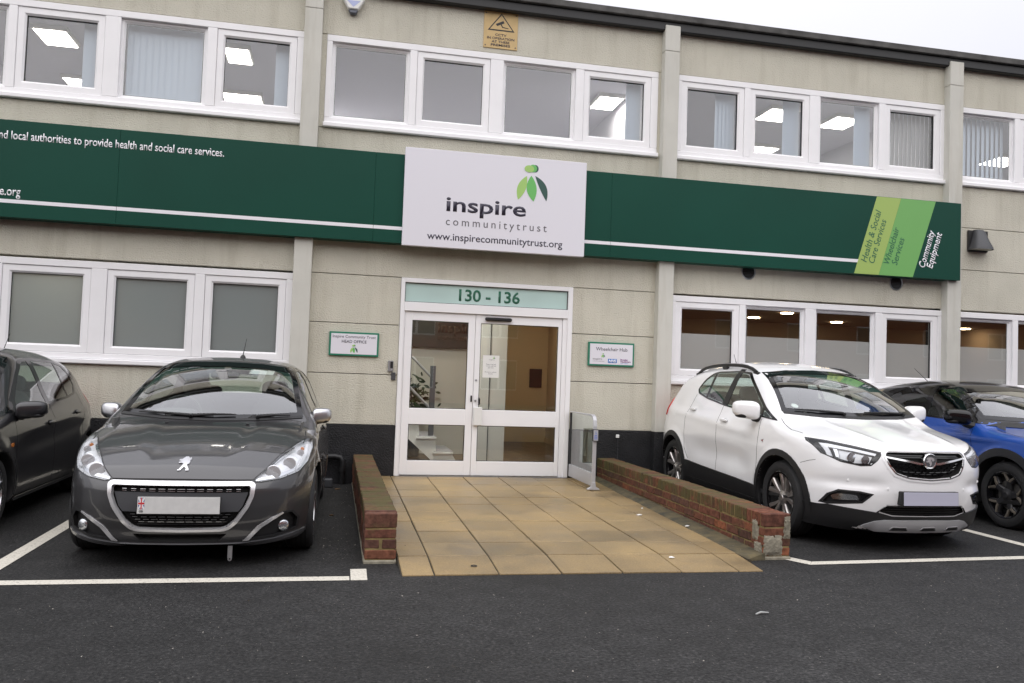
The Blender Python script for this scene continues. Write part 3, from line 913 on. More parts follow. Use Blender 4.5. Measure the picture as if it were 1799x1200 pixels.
# ---------------------------------------------------------------- lobby behind the door
def lobby():
    m = MB(); m.box(0.0, 4.6, WT, 9.0, 0.05, 0.098); part(m, 'lobby_floor', M['wood_floor'])
    m = MB(); m.box(0.0, 4.6, WT, 5.85, 2.72, 2.78); part(m, 'ceiling', M['ceiling'])
    m = MB(); m.box(-0.06, 0.0, WT, 5.85, 0.098, 2.72); m.box(0.0, 2.35, 3.0, 3.06, 0.098, 2.72); part(m, 'lobby_wall', M['lobby_wall'])
    m = MB(); m.box(2.27, 2.66, 1.2, 1.26, 0.098, 2.72); part(m, 'partition', M['lobby_wall'])
    m = MB(); m.box(2.415, 2.425, 1.19, 1.199, 0.098, 2.72); part(m, 'partition_joint', M['dgrey'])
    m = MB(); m.prismz([(4.05, WT), (4.42, 5.85), (4.6, 5.85), (4.6, WT)], 0.098, 2.72); part(m, 'corridor_wall', M['cream'])
    m = MB(); m.box(2.35, 4.45, 5.75, 5.80, 0.098, 2.72); part(m, 'corridor_wall', M['cream'])
    m = MB(); m.prismz([(4.03, WT), (4.40, 5.75), (4.42, 5.75), (4.07, WT)], 0.098, 0.20); part(m, 'skirting', mat('cream_skirting', (0.60, 0.44, 0.24), 0.5))
    for x, y in ((1.5, 0.55), (1.6, 2.4), (3.3, 4.2)): ceiling_light(x, y, 2.72, .5, .4, M['stair_fill'] if y < 1 else M['lobby_panel'])  # unseen panels added to brighten the stair and the corridor
    for x, y in ((3.9, 2.2), (4.05, 4.3), (3.0, 1.0)):
        ds = MB(); ds.lathe([(0.0, 0.0), (0.09, 0.0), (0.09, 0.012), (0.0, 0.012)], (x, y, 2.706), 'z', 20)
        part(ds, 'downlight', M['down_light'])
    # stair with cut white string, dark treads, metal rails
    st = MB()
    xs, rise = [1.93, 1.69, 1.45, 1.21, 0.97], 0.205
    pts = [(2.02, 0.098)]
    zt = 0.30
    for k in range(5):
        pts += [(xs[k]-0.01, zt-0.035), (xs[k]-0.07, zt-0.01), (xs[k]-0.07, zt), (xs[k]-0.24, zt)]
        zt += rise
    pts += [(0.7, zt), (0.7, 1.0), (1.72, 0.098)]
    st.prism(pts, 1.15, 1.19)
    stair = part(st, 'stair', M['white_plain'])
    zt = 0.30
    for k in range(5):
        t = MB(); t.box(xs[k]-0.28, xs[k], 1.12, 2.1, zt-0.032, zt); sub(t, 'tread', M['white_plain'], stair, 0.004)
        c = MB(); c.box(xs[k]-0.27, xs[k]-0.004, 1.13, 2.09, zt+0.001, zt+0.008); sub(c, 'tread_cover', M['carpet'], stair)
        zt += rise
    nw = MB(); nw.box(1.585, 1.655, 1.22, 1.29, 0.5, 1.49); sub(nw, 'newel_post', M['dgrey'], stair)
    for z in (1.62, 1.18):
        hr = MB(); hr.tube([(0.9, 1.25, z+0.40), (1.6, 1.25, z-0.29)], 0.018); sub(hr, 'handrail', M['steel'], stair)
lobby()
m = MB()
m.box(1.40, 2.66, 2.90, 2.99, 1.80, 2.26)
board = setp(m.build('notice_board', mat('dark_board', (0.03, 0.026, 0.02), 0.6)), 'dark wall board with raised lettering above the stairs inside the entrance', 'sign')
gold = mat('dull_gold_lettering', (0.07, 0.05, 0.035), 0.5)
text('inspire', gold, 1.86, 2.05, width=0.62, height=0.17, y=2.899, parent=board, bold=0.02)
text('communitytrust', gold, 1.86, 1.93, width=0.78, y=2.899, parent=board, bold=0.02)

def lobby_plant():
    root = empty('potted_plant', (1.45, 2.5, 0.098), 'dark leafy plant standing behind the stair rail inside the entrance', 'plant')
    m = MB(); m.lathe([(0.0, 0.0), (0.13, 0.0), (0.17, 0.3), (0.15, 0.3), (0.0, 0.27)], (0, 0, 0), 'z', 20); m.build('pot', M['dgrey'], root)
    s = MB(); s.tube([(0, 0, 0.25), (0.03, 0, 0.6), (-0.02, 0.02, 1.0)], [0.02, 0.015, 0.01]); s.build('stem', M['dgrey'], root)
    r = random.Random(5)
    lf = MB()
    for i in range(170):
        c = Vector((r.gauss(0, .16), r.gauss(0, .16), 0.92+r.gauss(0, .16)))
        a = Vector((r.uniform(-1, 1), r.uniform(-1, 1), r.uniform(-.6, .6))).normalized()
        b = a.cross(Vector((r.uniform(-1, 1), r.uniform(-1, 1), r.uniform(-1, 1)))).normalized()
        l, w = r.uniform(.05, .09), r.uniform(.018, .03)
        lf.quadmesh([c-a*l, c-a*l*.2+b*w, c+a*l*.4+b*w*.8, c+a*l, c+a*l*.4-b*w*.8, c-a*l*.2-b*w], [(0, 1, 2, 3, 4, 5)])
    setp(lf.build('foliage', mat('dark_leaf', (0.02, 0.045, 0.015), 0.5, var=0.4), root), kind='stuff')
lobby_plant()
m = MB(); m.box(4.05, 4.30, 5.72, 5.749, 1.18, 1.55)
setp(m.build('framed_picture', M['black'], None, bevel=0.004), 'small dark framed picture on the end wall of the corridor inside the entrance', 'picture')
# ================================================================ signs and fittings on the facade
def leaf(p0, p1, b0, b1, n=10):
    """pointed leaf outline between tips p0 and p1 bulging by b0 / b1 to each side"""
    p0, p1 = Vector(p0), Vector(p1)
    d = p1-p0
    nrm = Vector((d.y, -d.x)).normalized()
    a = [p0 + d*(i/n) + nrm*b0*math.sin(PI*i/n)**0.85 for i in range(n+1)]
    b = [p0 + d*(i/n) - nrm*b1*math.sin(PI*i/n)**0.85 for i in range(n-1, 0, -1)]
    return [(v.x, v.y) for v in a+b]
def ell(cx, cz, rx, rz, n=24):
    return [(cx+rx*math.cos(2*PI*k/n), cz+rz*math.sin(2*PI*k/n)) for k in range(n)]
def flat(pts, y, m, name, parent, t=0.0015):
    mb = MB(); mb.prism(list(pts), y-t, y)
    return mb.build(name, m, parent)
def logo(ox, oz, s, y, parent):
    """three leaves under an oval head; (ox, oz) its middle bottom, s its height"""
    k = s/0.46
    P = lambda x, z: (ox+(x-2.61)*k, oz+(z-3.60)*k)
    T = lambda pts: [P(*p) for p in pts]
    flat(T(leaf((2.645, 3.925), (2.800, 3.613), 0.012, 0.078)), y, M['logo_d'], 'logo_leaf', parent)
    flat(T(leaf((2.537, 3.917), (2.433, 3.607), 0.065, 0.045)), y, M['logo_l'], 'logo_leaf', parent)
    flat(T(leaf((2.595, 3.925), (2.632, 3.598), 0.075, 0.055)), y-0.0015, M['logo_m'], 'logo_leaf', parent)
    flat(T(ell(2.642, 4.018, 0.044, 0.048)), y, M['logo_d'], 'logo_head', parent)
    flat(T(ell(2.615, 4.018, 0.050, 0.049)), y-0.0015, M['logo_m'], 'logo_head', parent)
    flat(T(ell(2.565, 4.010, 0.062, 0.045)), y-0.003, M['logo_l'], 'logo_head', parent)

def green_sign():
    root = empty('fascia_sign', (0, 0, 0), 'long dark green fascia sign with a thin white stripe running across the building', 'sign')
    z0, z1 = 2.968, 4.072
    xs = [-9.2, -5.2, -2.273, 0.652, 3.69, 8.908]
    for i in range(5):
        m = MB(); m.box(xs[i]+0.0007, xs[i+1]-0.0007, -0.2, -0.02, z0, z1)
        m.build('sign_panel', M['green'], root, bevel=0.002)
    m = MB()
    for x in (-7, -3.5, -1, 2, 5.5, 8): m.box(x-0.05, x+0.05, -0.06, 0.0, z0+0.1, z1-0.1)
    m.build('fixing_bracket', M['dgrey'], root)
    for i in range(5):
        a, b = xs[i]+0.002, xs[i+1]-0.002
        if i == 4: b = 7.268
        flat([(a, 3.128), (b, 3.128 if i < 4 else 3.126), (b+(0 if i < 4 else .014), 3.170), (a, 3.170)], -0.2, M['white_vinyl'], 'stripe', root)
    flat([(7.221, z0+.004), (7.601, z0+.004), (7.936, z1-.004), (7.556, z1-.004)], -0.2, M['green_lite'], 'slanted_panel', root)
    flat([(7.603, z0+.004), (8.140, z0+.004), (8.492, z1-.004), (7.938, z1-.004)], -0.2, M['green_mid'], 'slanted_panel', root)
    y = -0.2025
    text('and local authorities to provide health and social care services.', M['white_vinyl'], -3.585, 3.853, width=2.462, height=0.098, y=-0.201, parent=root, bold=0.012)
    text('e.org', M['white_vinyl'], -3.50, 3.212, width=0.215, height=0.105, y=-0.201, parent=root, bold=0.012)
    A = math.radians(73.2)
    for s, x, z, w, h, c, b in (('Health & Social', 7.408, 3.134, .757, .098, M['green_text'], .0), ('Care Services', 7.524, 3.121, .641, .098, M['green_text'], .0),
                                ('Wheelchair', 7.759, 3.12, .544, .098, M['green_text'], .0), ('Services', 7.885, 3.12, .397, .098, M['green_text'], .0),
                                ('Community', 8.322, 3.107, .549, .105, M['white_vinyl'], .016), ('Equipment', 8.446, 3.104, .532, .105, M['white_vinyl'], .016)):
        text(s, c, x, z, width=w, height=h, y=y, parent=root, rot=A, bold=b, shear=0.12)
green_sign()

def white_sign():
    root = setp(MB().box(1.003, 3.320, -0.272, -0.201, 2.938, 4.152).build('name_board', M['white_sign'], None, bevel=0.004),
                'white rectangular name board with dark lettering and leaf logo above the entrance', 'sign')
    y = -0.2725
    text('inspire', M['charcoal'], 1.530, 3.40, width=1.012, height=0.185, y=y, parent=root, bold=0.018)
    text('communitytrust', M['grey_text'], 1.532, 3.222, width=1.285, height=0.102, y=y, parent=root, spacing=1.45)
    text('www.inspirecommunitytrust.org', M['charcoal'], 1.307, 3.035, width=1.722, height=0.092, y=y, parent=root, bold=0.008)
    logo(2.61, 3.60, 0.46, y, root)
white_sign()

def plaque(x0, x1, z0, z1, label):
    root = empty('wall_plaque', (0, 0, 0), label, 'sign', group='plaques either side of the entrance')
    MB().box(x0, x1, -0.032, 0.0, z0, z1).build('frame', M['green_edge'], root, bevel=0.003)
    MB().box(x0+0.022, x1-0.022, -0.0345, -0.0322, z0+0.022, z1-0.022).build('face', M['white_sign'], root)
    return root
p = plaque(0.186, 0.788, 1.562, 1.856, 'green edged white plaque reading HEAD OFFICE left of the entrance')
text('Inspire Community Trust', M['charcoal'], 0.488, 1.782, width=0.52, height=0.036, y=-0.0346, parent=p, align='c')
text('HEAD OFFICE', M['charcoal'], 0.488, 1.722, width=0.30, height=0.036, y=-0.0346, parent=p, align='c', bold=.01)
logo(0.488, 1.598, 0.102, -0.0346, p)
p = plaque(3.492, 4.122, 1.560, 1.871, 'green edged white plaque reading Wheelchair Hub right of the entrance')
text('Wheelchair Hub', M['charcoal'], 3.81, 1.760, width=0.43, height=0.046, y=-0.0346, parent=p, align='c')
logo(3.695, 1.668, 0.056, -0.0346, p)
text('inspire', M['grey_text'], 3.555, 1.640, width=0.125, height=0.024, y=-0.0346, parent=p)
text('communitytrust', M['grey_text'], 3.552, 1.618, width=0.16, height=0.010, y=-0.0346, parent=p)
nhs = mat('blue_logo', (0.03, 0.18, 0.55), 0.4)
flat([(3.762, 1.604), (3.884, 1.604), (3.884, 1.656), (3.762, 1.656)], -0.0346, nhs, 'logo_block', p)
text('NHS', M['white_vinyl'], 3.770, 1.612, width=0.105, height=0.036, y=-0.0362, parent=p, bold=.04, shear=.2)
pur = mat('purple_lettering', (0.20, 0.02, 0.22), 0.4)
text('Bromley', pur, 3.935, 1.640, width=0.10, height=0.022, y=-0.0346, parent=p, bold=.02)
text('Healthcare', pur, 3.935, 1.615, width=0.14, height=0.022, y=-0.0346, parent=p, bold=.02)
text('better together', nhs, 3.935, 1.598, width=0.105, height=0.009, y=-0.0346, parent=p)

def cctv_sign():
    x0, x1, z0, z1 = 1.958, 2.405, 5.610, 6.092
    root = setp(MB().box(x0, x1, -0.012, -0.0005, z0, z1).build('warning_sign', M['cctv'], None, bevel=0.002),
                'faded orange CCTV warning board with camera triangle high on the wall', 'sign')
    y = -0.0125
    cx = 2.185
    def tri(s, oz): return [(cx-s*0.175, 5.835+oz), (cx+s*0.175, 5.835+oz), (cx, 5.835+s*0.225+oz*0.4)]
    flat([(cx-.178, 5.840), (cx+.178, 5.840), (cx, 6.073)], y, M['black'], 'triangle', root)
    flat([(cx-.148, 5.856), (cx+.148, 5.856), (cx, 6.048)], y-0.0016, M['cctv'], 'triangle', root)
    flat([(cx-.075, 5.925), (cx+.025, 5.975), (cx+.04, 5.945), (cx-.055, 5.900)], y-0.0032, M['black'], 'camera_symbol', root)
    flat([(cx-.012, 5.925), (cx+.002, 5.93), (cx+.022, 5.895), (cx+.095, 5.885), (cx+.095, 5.876), (cx+.012, 5.884)], y-0.0032, M['black'], 'camera_symbol', root)
    for s, z, w in (('CCTV', 5.772, .15), ('IN OPERATION', 5.726, .36), ('AT THESE', 5.682, .235), ('PREMISES', 5.638, .255)):
        text(s, M['charcoal'], cx-0.002, z, width=w, height=0.031, y=y, parent=root, align='c', bold=.02)
    sc = MB()
    for a in (x0+.025, x1-.025):
        for b in (z0+.03, z1-.03): sc.lathe([(0, -0.016), (0.008, -0.015), (0.009, -0.012)], (a, 0, b), 'y', 10)
    sc.build('screw', M['dgrey'], root)
cctv_sign()

# wall lamp (bulkhead with a tapered hood)
def wall_lamp():
    root = empty('wall_lamp', (9.34, 0, 3.45), 'dark grey tapered bulkhead lamp on the wall beyond the green sign', 'lamp')
    me_v = []
    prof = [(0.065, 0.30, 0.07), (0.078, 0.27, 0.10), (0.12, 0.12, 0.16), (0.155, 0.03, 0.20), (0.16, 0.0, 0.205)]
    mb = MB(); vs, fs = [], []
    n = 8
    for hw, z, dp in prof:
        ring = [(-hw, 0), (-hw, -dp*0.55), (-hw*0.88, -dp*0.85), (-hw*0.6, -dp), (hw*0.6, -dp), (hw*0.88, -dp*0.85), (hw, -dp*0.55), (hw, 0)]
        vs += [(x, y, z) for x, y in ring]
    for i in range(len(prof)-1):
        for k in range(n-1): fs.append((i*n+k, i*n+k+1, (i+1)*n+k+1, (i+1)*n+k))
    fs.append(tuple(range(n)))
    mb.quadmesh(vs, fs); mb.build('hood', M['dgrey'], root, smooth=True)
    m = MB(); m.prismz([(-.14, -.01), (.14, -.01), (.14, -.12), (.1, -.18), (-.1, -.18), (-.14, -.12)], 0.004, 0.02)
    m.build('diffuser', mat('lamp_diffuser', (0.55, 0.53, 0.45), 0.4), root)
    m = MB(); m.box(-.165, .165, -0.03, -0.001, -0.018, 0.29); m.build('back_plate', M['black'], root, bevel=.005)
wall_lamp()

for i, (x, z, lb) in enumerate(((5.74, 2.925, 'round dark wall vent under the middle of the green sign'), (8.02, 2.905, 'round dark wall vent under the slanted green sign panels'))):
    root = empty('wall_vent', (x, 0, z), lb, 'vent', group='round vents under the sign')
    m = MB(); m.lathe([(0.098, -0.002), (0.108, -0.012), (0.098, -0.018), (0.090, -0.010), (0.090, -0.002)], (0, 0, 0), 'y', 28, closed=True); m.build('ring', M['steel'], root, smooth=True)
    m = MB(); m.lathe([(0.0, -0.004), (0.092, -0.004), (0.092, -0.001)], (0, 0, 0), 'y', 28); m.build('backing', M['black'], root)
    for k in range(8):
        zz = -0.077+k*0.022
        w = math.sqrt(max(0.0, .088**2-zz*zz))
        m = MB(); m.prismx([(-0.014, zz-.008), (-0.012, zz-.008), (-0.004, zz+.005), (-0.006, zz+.006)], -w, w); m.build('slat', M['dgrey'], root)

# alarm box at the top of the picture, intercom and card reader by the door
def alarm():
    root = empty('alarm_box', (0.30, 0, 5.84), 'white wedge shaped alarm box with dark tip high on the wall by the pillar', 'alarm')
    m = MB(); m.prism([(-.14, .16), (.14, .16), (.06, .025), (-.06, .025)], -0.09, -0.001); m.build('cover', M['white_plain'], root, bevel=.012)
    m = MB(); m.prism([(-.06, .023), (.06, .023), (.038, -.022), (-.038, -.022)], -0.075, -0.001); m.build('strobe', mat('smoked_lens', (.10, .11, .14), .25), root, bevel=.008)
    flat([(-.085, .13), (.085, .13), (.0, .05)], -0.0905, mat('pale_blue_print', (.45, .5, .75), .5), 'triangle_print', root)
alarm()
def intercom():
    root = empty('intercom', (0.946, 0, 1.455), 'small silver door intercom beside the left door frame', 'intercom')
    MB().box(-.032, .032, -0.028, -0.001, -.068, .068).build('body', M['steel'], root, bevel=.004)
    MB().box(-.005, .028, -0.034, -0.0285, -.025, .055).build('screen', M['black'], root, bevel=.002)
    m = MB(); m.lathe([(0, -.034), (.008, -.033), (.009, -.028)], (.012, 0, -.045), 'y', 14); m.build('button', M['silver'], root)
intercom()
root = empty('card_reader', (0.984, 0, 1.33), 'small dark card reader below the intercom by the door frame', 'card reader')
MB().box(-.027, .027, -0.022, -0.001, -.048, .048).build('body', M['dgrey'], root, bevel=.006)
MB().box(-.006, .006, -0.0235, -0.0222, .026, .032).build('led', M['black'], root)

def notice():
    root = setp(MB().box(2.112, 2.325, 0.0215, 0.0228, 1.355, 1.640).build('notice', M['white_plain'], None),
                'white paper notice taped inside the right door pane', 'notice')
    y = 0.0214
    logo(2.255, 1.592, 0.032, y, root)
    text('inspire', M['grey_text'], 2.19, 1.578, width=0.07, height=0.014, y=y, parent=root, depth=.0005)
    for s, z, w in (('Please ring bell', 1.520, .125), ('and the staff will', 1.498, .13), ('open door', 1.476, .08), ('Press to unlock', 1.420, .15), ('the door', 1.398, .06)):
        text(s, M['charcoal'], 2.218, z, width=w, height=0.013, y=y, parent=root, align='c', depth=.0005)
notice()

# glass guard rail beside the door
def guard_rail():
    root = empty('glass_guard', (3.28, 0, 0.098), 'low glass guard panel in a silver frame standing right of the door', 'guard rail')
    X = 0.0
    y0, y1 = -0.06, -1.09
    zt = 0.845
    m = MB()
    pts = [(X, y0, zt+.012), (X, y1+0.10, zt+.012), (X, y1+0.045, zt-.005), (X, y1+.012, zt-.045), (X, y1, zt-0.11), (X, y1, 0.0)]
    for i in range(len(pts)-1):
        a, b = Vector(pts[i]), Vector(pts[i+1])
    # flat bar 45 x 22 mm swept along the path
    sec = [(-.022, -.011), (.022, -.011), (.022, .011), (-.022, .011)]
    P = [Vector(p) for p in pts]; vs, fs = [], []
    for i, p in enumerate(P):
        d = (P[min(i+1, len(P)-1)]-P[max(i-1, 0)]).normalized()
        nrm = Vector((0, -d.z, d.y))
        for a, b in sec:
            vs.append(p+Vector((a, 0, 0))+nrm*b*(1.0 if i > 0 else 0.3))
    for i in range(len(P)-1):
        for k in range(4): fs.append((i*4+k, i*4+(k+1) % 4, (i+1)*4+(k+1) % 4, (i+1)*4+k))
    fs += [(3, 2, 1, 0), tuple(range(len(vs)-4, len(vs)))]
    m.quadmesh(vs, fs); m.build('frame', M['silver'], root, bevel=.003)
    m = MB(); m.box(-.012, .012, y0-.012, y0+.012, .02, zt); m.build('wall_channel', M['gasket'], root)
    m = MB(); m.box(-.016, .016, y1+.012, y0-.013, .03, .185); m.build('kick_rail', M['silver'], root, bevel=.004)
    m = MB(); m.quadmesh([(0, y1+.012, .186), (0, y0-.013, .186), (0, y0-.013, zt), (0, y1+.09, zt), (0, y1+.012, zt-.09)], [(0, 1, 2, 3, 4)])
    m.build('pane', M['barrier_glass'], root)
    m = MB(); m.box(-.0015, .0015, y1+.02, -0.50, .26, .64); m.build('tint_film', M['barrier_glass'], root)
    m = MB(); m.prism([(-.075, -.006), (.075, -.006), (.075, .006), (.028, .03), (.022, .08), (-.022, .08), (-.028, .03), (-.075, .006)], y1-.02, y1+.02); m.build('foot', M['silver'], root, bevel=.003)
    b = MB(); b.box(-.036, .036, y1-.040, y1-.0125, .56, .70); s = b.build('push_pad', M['black'], root, bevel=.004)
    b = MB(); b.box(-.028, .028, y1-.043, y1-.0405, .568, .692); s2 = b.build('pad_face', M['silver'], s)
    blue = mat('blue_pictogram', (.12, .2, .6), .4)
    for z, w in ((.585, .02), (.605, .02), (.622, .017)):
        b = MB(); b.box(-w, w, y1-.0445, y1-.0432, z, z+.010); b.build('print', blue, s)
    b = MB(); b.box(-.003, .003, y1-.0445, y1-.0432, .640, .678); b.tube([(-.004, y1-.044, .655), (.012, y1-.044, .652), (.014, y1-.044, .640)], .002, 6); b.build('print', blue, s)
guard_rail()

# soil pipe in the corner, little white clip with its wire
def soil_pipe():
    root = empty('drain_pipe', (0.33, -0.09, 0), 'black bent drain pipe at the foot of the wall behind the grey hatchback', 'pipe')
    m = MB(); m.tube([(-.14, .08, .30), (-.13, 0, .33), (-.02, 0, .335), (.05, 0, .325), (.075, 0, .28), (.078, 0, .0)], .038, 12); m.build('pipe', M['black'], root, smooth=True)
    m = MB(); m.tube([(.078, 0, .15), (.078, 0, .20)], .046, 12); m.build('collar', M['black'], root, smooth=True)
soil_pipe()
m = MB(); m.box(-.1, .08, -.06, .05, .0, .10)
o = m.build('drain_cover', M['dgrey'], None, bevel=.01); o.location = (0.22, -0.35, 0)
setp(o, 'small dark drain box on the tarmac beside the drain pipe', 'drain box')
root = empty('wire_clip', (3.93, 0, 0.645), 'small white clip with a hanging wire on the black plinth', 'clip')
m = MB(); m.box(-.025, .02, -.04, -.018, -.02, .025); m.build('clip', M['white_plain'], root, bevel=.006)
m = MB(); m.tube([(0, -.03, -.02), (.006, -.026, -.15), (.004, -.024, -.40)], .003, 6); m.build('wire', M['dgrey'], root)

# ---------------------------------------------------------------- litter
def scrap(x, y, z, w, h, a, label, cat='litter', m=None, grp='paper scraps on the paving'):
    r = random.Random(int(abs(x*1000)+abs(y*100)))
    n = 7
    ring = [(math.cos(2*PI*k/n)*w*r.uniform(.7, 1.1), math.sin(2*PI*k/n)*h*r.uniform(.7, 1.1), r.uniform(0.001, .008)) for k in range(n)]
    mb = MB(); mb.quadmesh([(0, 0, .012)]+ring+[(p[0]*.95, p[1]*.95, 0) for p in ring],
        [(0, k+1, (k+1) % n+1) for k in range(n)]+[(k+1, k+1+n, (k+1) % n+1+n, (k+1) % n+1) for k in range(n)])
    o = mb.build('paper_scrap' if not m else cat.replace(' ', '_'), m or M['white_plain'], None)
    o.location = (x, y, z); o.rotation_euler = (0, 0, a)
    return setp(o, label, cat, grp)
scrap(3.25, -2.70, .066, .045, .018, .2, 'largest white paper scrap, on the paving near the right brick wall')
scrap(3.50, -3.28, .062, .032, .015, .5, 'white paper scrap against the foot of the right brick wall')
scrap(2.86, -4.46, .036, .026, .012, .0, 'white paper scrap near the front edge of the paving')
scrap(3.42, -2.33, .072, .015, .01, .9, 'tiny white scrap at the foot of the right brick wall')
leafm = mat('fallen_leaf', (.10, .055, .02), .8)
scrap(0.36, -0.55, .002, .05, .03, .6, 'brown fallen leaves beside the drain box', 'leaf', leafm, 'fallen leaves')
scrap(0.30, -2.35, .001, .03, .015, .3, 'brown leaf on the tarmac between hatchback and left brick wall', 'leaf', leafm, 'fallen leaves')
m = MB(); m.tube([(-.05, -.018, .006), (-.01, 0.002, .010), (.045, .006, .006)], [.005, .007, .004], 7)
o = m.build('plastic_strip', mat('pale_plastic', (.38, .39, .38), .5), None); o.location = (2.86, -5.86, 0)
setp(o, 'thin bent pale plastic strip lying on the tarmac', 'litter')
m = MB(); m.lathe([(.020, .0), (.024, .003), (.020, .006), (.016, .003)], (0, 0, 0), 'z', 20, closed=True)
o = m.build('rubber_ring', M['black'], None, smooth=True); o.location = (1.30, -4.62, .024)
setp(o, 'small dark ring lying near the front edge of the paving', 'ring')
# loose grit on the tarmac: nobody could count it
def grit():
    r = random.Random(11); mb = MB()
    def bit(x, y, z, s):
        p = [(x+r.uniform(-s, s), y+r.uniform(-s, s), z+r.uniform(0, s)) for _ in range(4)]
        mb.quadmesh(p, [(0, 1, 2), (0, 2, 3), (0, 3, 1), (1, 3, 2)])
    for _ in range(3200):
        x, y = r.uniform(-5, 7), -4.95-abs(r.gauss(0, 2.0))
        if y < -9.6: continue
        bit(x, y, .001, r.uniform(.0015, .0045) if r.random() < .94 else r.uniform(.005, .009))
    for _ in range(140): bit(r.uniform(.2, .53), r.uniform(-4.4, -.2), .001, r.uniform(.002, .008))
    for _ in range(120):
        y = r.uniform(-4.3, -.2); bit(r.choice([r.uniform(.78, 1.0), r.uniform(3.3, 3.56), r.uniform(.8, 3.5)]), y, .043+.056*(y+4.35)/4.35, r.uniform(.003, .008))
    setp(mb.build('loose_grit', mat('grit', (.30, .28, .25), .9, var=.6, vscale=3), None), kind='stuff')
grit()

# ================================================================ what stands across the road (seen mirrored in the glass)
def far_house():
    root = empty('brick_block', (0, -30, 0), 'red brick block with white windows across the road behind the viewer, seen in reflections', 'building')
    br = mat('red_facing_brick', (.34, .085, .05), .9, var=.2, vscale=3)
    MB().box(-40, 84, -10, 0, 0, 8.6).build('wall', br, root)
    m = MB(); m.prismx([(-10.6, 8.6), (.6, 8.6), (-5, 12.0)], -40.5, 84.5); m.build('roof', mat('grey_tiles', (.09, .075, .07), .85), root)
    fr = MB(); fr.box(-.9, .9, 0, .06, -.75, .75); fr.box(-.04, .04, .06, .1, -.75, .75)
    pn = MB()
    for a in (-.86, .06): pn.box(a, a+.8, .06, .07, -.68, .68)
    base = None
    for k in range(29):
        for z in (1.45, 4.0, 6.7):
            x = -37+k*4.1
            w = link('window', base[0], root) if base else fr.build('window', M['upvc'], root)
            w.location = (x, 0, z)
            p_ = link('pane', base[1], w) if base else pn.build('pane', mat('dark_glass', (.03, .035, .04), .08), w)
            base = (w.data, p_.data)
far_house()
# ================================================================ cars
# each body is a smooth solid (side, plan and front profiles blended together), meshed once and split into its panels
def pchip(tab, n=500):
    t = np.array(tab, float); x, y = t[:, 0], t[:, 1]
    h = np.diff(x); d = np.diff(y)/h
    m = np.zeros_like(y)
    m[1:-1] = np.where(d[:-1]*d[1:] > 0, 3*(h[:-1]+h[1:])/((2*h[1:]+h[:-1])/np.where(d[:-1] == 0, 1, d[:-1])+(h[1:]+2*h[:-1])/np.where(d[1:] == 0, 1, d[1:])), 0)
    m[0], m[-1] = d[0], d[-1]
    X = np.linspace(x[0], x[-1], n)
    i = np.clip(np.searchsorted(x, X)-1, 0, len(h)-1)
    s = (X-x[i])/h[i]
    Y = y[i]*(1+2*s)*(1-s)**2 + h[i]*m[i]*s*(1-s)**2 + y[i+1]*s*s*(3-2*s) + h[i]*m[i+1]*s*s*(s-1)
    D = np.gradient(Y, X)
    return lambda q: np.interp(q, X, Y), lambda q: np.interp(q, X, D)

def smax(a, b, k):
    h = np.maximum(k-np.abs(a-b), 0.0)/k
    return np.maximum(a, b)+h*h*k*0.25
def sstep(a, b, x):
    t = np.clip((x-a)/(b-a), 0, 1)
    return t*t*(3-2*t)

